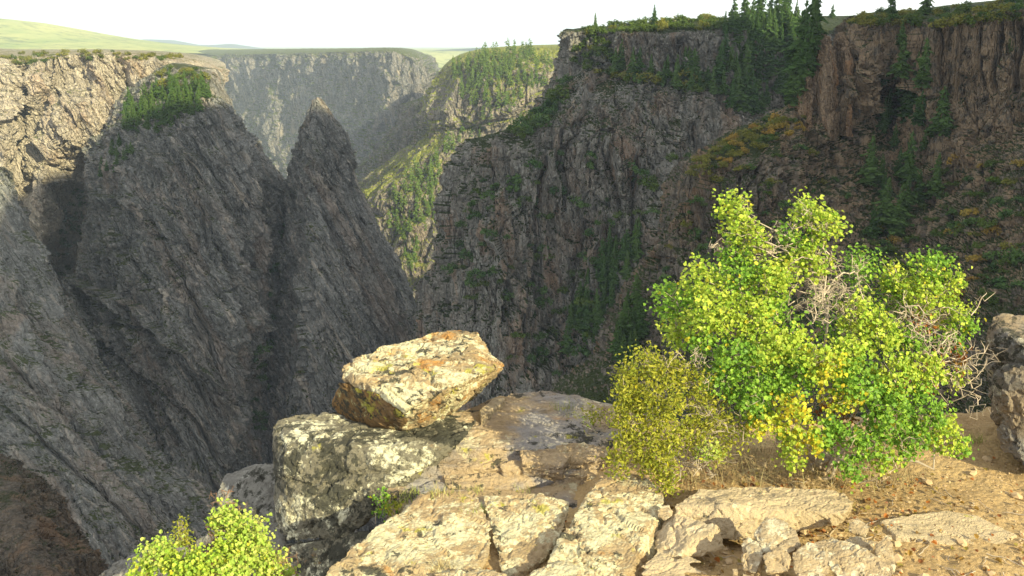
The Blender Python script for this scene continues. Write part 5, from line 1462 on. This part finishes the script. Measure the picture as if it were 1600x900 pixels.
for i, (x, y, n, ln, cols, lab) in enumerate(TUFT):
    h = floor_hit(x, y)
    if h is None: continue
    rr = np.concatenate([r_.normal(size=(n, 2)) * 0.022, np.zeros((n, 1))], 1) * np.array([1.6, 1, 1])
    o = bpy.data.objects.new('grass_tuft', blades('grass_tuft', rr, ln, cols, 80 + i, 0.7, 0.0014))
    o.location = h[0] - Vector((0, 0, 0.012))
    tag(link(o), lab, 'grass tuft')
bush('crack_plant', 'small dark green plant growing in the crack beside the large ledge block', 'plant', at(605, 815, 4.02),
     [cl(598, 778, 3.98, 12, 'green', 90), cl(612, 792, 3.95, 13, 'olive', 90), cl(600, 800, 3.95, 9, 'green', 60)], 0.014, 0.3, 1.0, 91, 4, 0.003, sprig=1)
# loose gravel on the soil
def pebble_stuff(name, spots, seed, mat, kind='stuff'):
    r = np.random.default_rng(seed)
    bm = bmesh.new(); bmesh.ops.create_icosphere(bm, subdivisions=1, radius=1.0)
    v0 = np.array([v.co[:] for v in bm.verts]); f0 = np.array([[v.index for v in f.verts] for f in bm.faces]); bm.free()
    V, Fq = [], []
    for i, (c, s_) in enumerate(spots):
        R = np.array(Matrix.Rotation(r.random() * 6.28, 3, 'Z') @ Matrix.Rotation(r.normal() * 0.4, 3, 'X'))
        w = v0 * r.uniform(0.72, 1.2, (len(v0), 1)) * np.array([1.0, r.uniform(.55, .9), r.uniform(.35, .65)]) * s_
        V.append(w @ R.T + np.array(c)); Fq.append(f0 + i * len(v0))
    me = mesh_np(name, np.concatenate(V), np.concatenate(Fq)); me.materials.append(mat)
    return tag(link(bpy.data.objects.new(name, me)), kind=kind)
spots = []
XYp = np.stack([r_.uniform(0.35, 2.9, 2800), r_.uniform(2.75, 4.3, 2800)], 1)
zp = soil_z(XYp)
for (x, y), z in zip(XYp, zp):
    s_ = min(0.034, 0.0032 * (1 + r_.pareto(1.9)))
    spots.append(((x, y, z + s_ * 0.2), s_))
t = NT('gravel'); M_GRAVEL = t.surf(t.mix(t.noise(9, 5, 0.7), (0.30, 0.20, 0.11), (0.52, 0.40, 0.24)), 0.9, None, 0.15)
o = pebble_stuff('gravel', spots, 4, M_GRAVEL)
o['label'] = 'loose tan gravel strewn over the reddish soil'; o['category'] = 'gravel'
# dead twigs and straw lying on the soil
tw = []
for k in range(150):
    a_ = r_.random() * 6.28; p0 = np.array([r_.uniform(0.4, 2.9), r_.uniform(2.9, 4.0)]); L_ = r_.uniform(0.03, 0.13)
    p1 = p0 + L_ * np.array([math.cos(a_), math.sin(a_)])
    q = wiggle(np.append(p0, 0), np.append(p1, 0), 5, 0.012, r_)
    q[:, 2] = soil_z(q[:, :2]) + 0.006
    tw.append((q, 0.0022, 0.001))
tag(link(bpy.data.objects.new('fallen_twigs', tubes('fallen_twigs', tw, M_TWIG, 4))), 'dead twigs strewn over the reddish soil', 'twigs', kind='stuff')
# fallen leaves
XYl = np.stack([r_.normal(1.35, 0.6, 800), r_.normal(3.65, 0.3, 800)], 1)
zl = soil_z(XYl) + 0.012
cols = np.array(PAL['rust'] + PAL['brown'])[r_.integers(0, 6, 800)]
o = bpy.data.objects.new('leaf_litter', leaf_cloud('leaf_litter', np.concatenate([XYl, zl[:, None]], 1), 0.02, cols, 0.4, None, 12, 2.0))
tag(link(o), 'brown fallen leaves on the soil under the large green bush', 'leaf litter', kind='stuff')
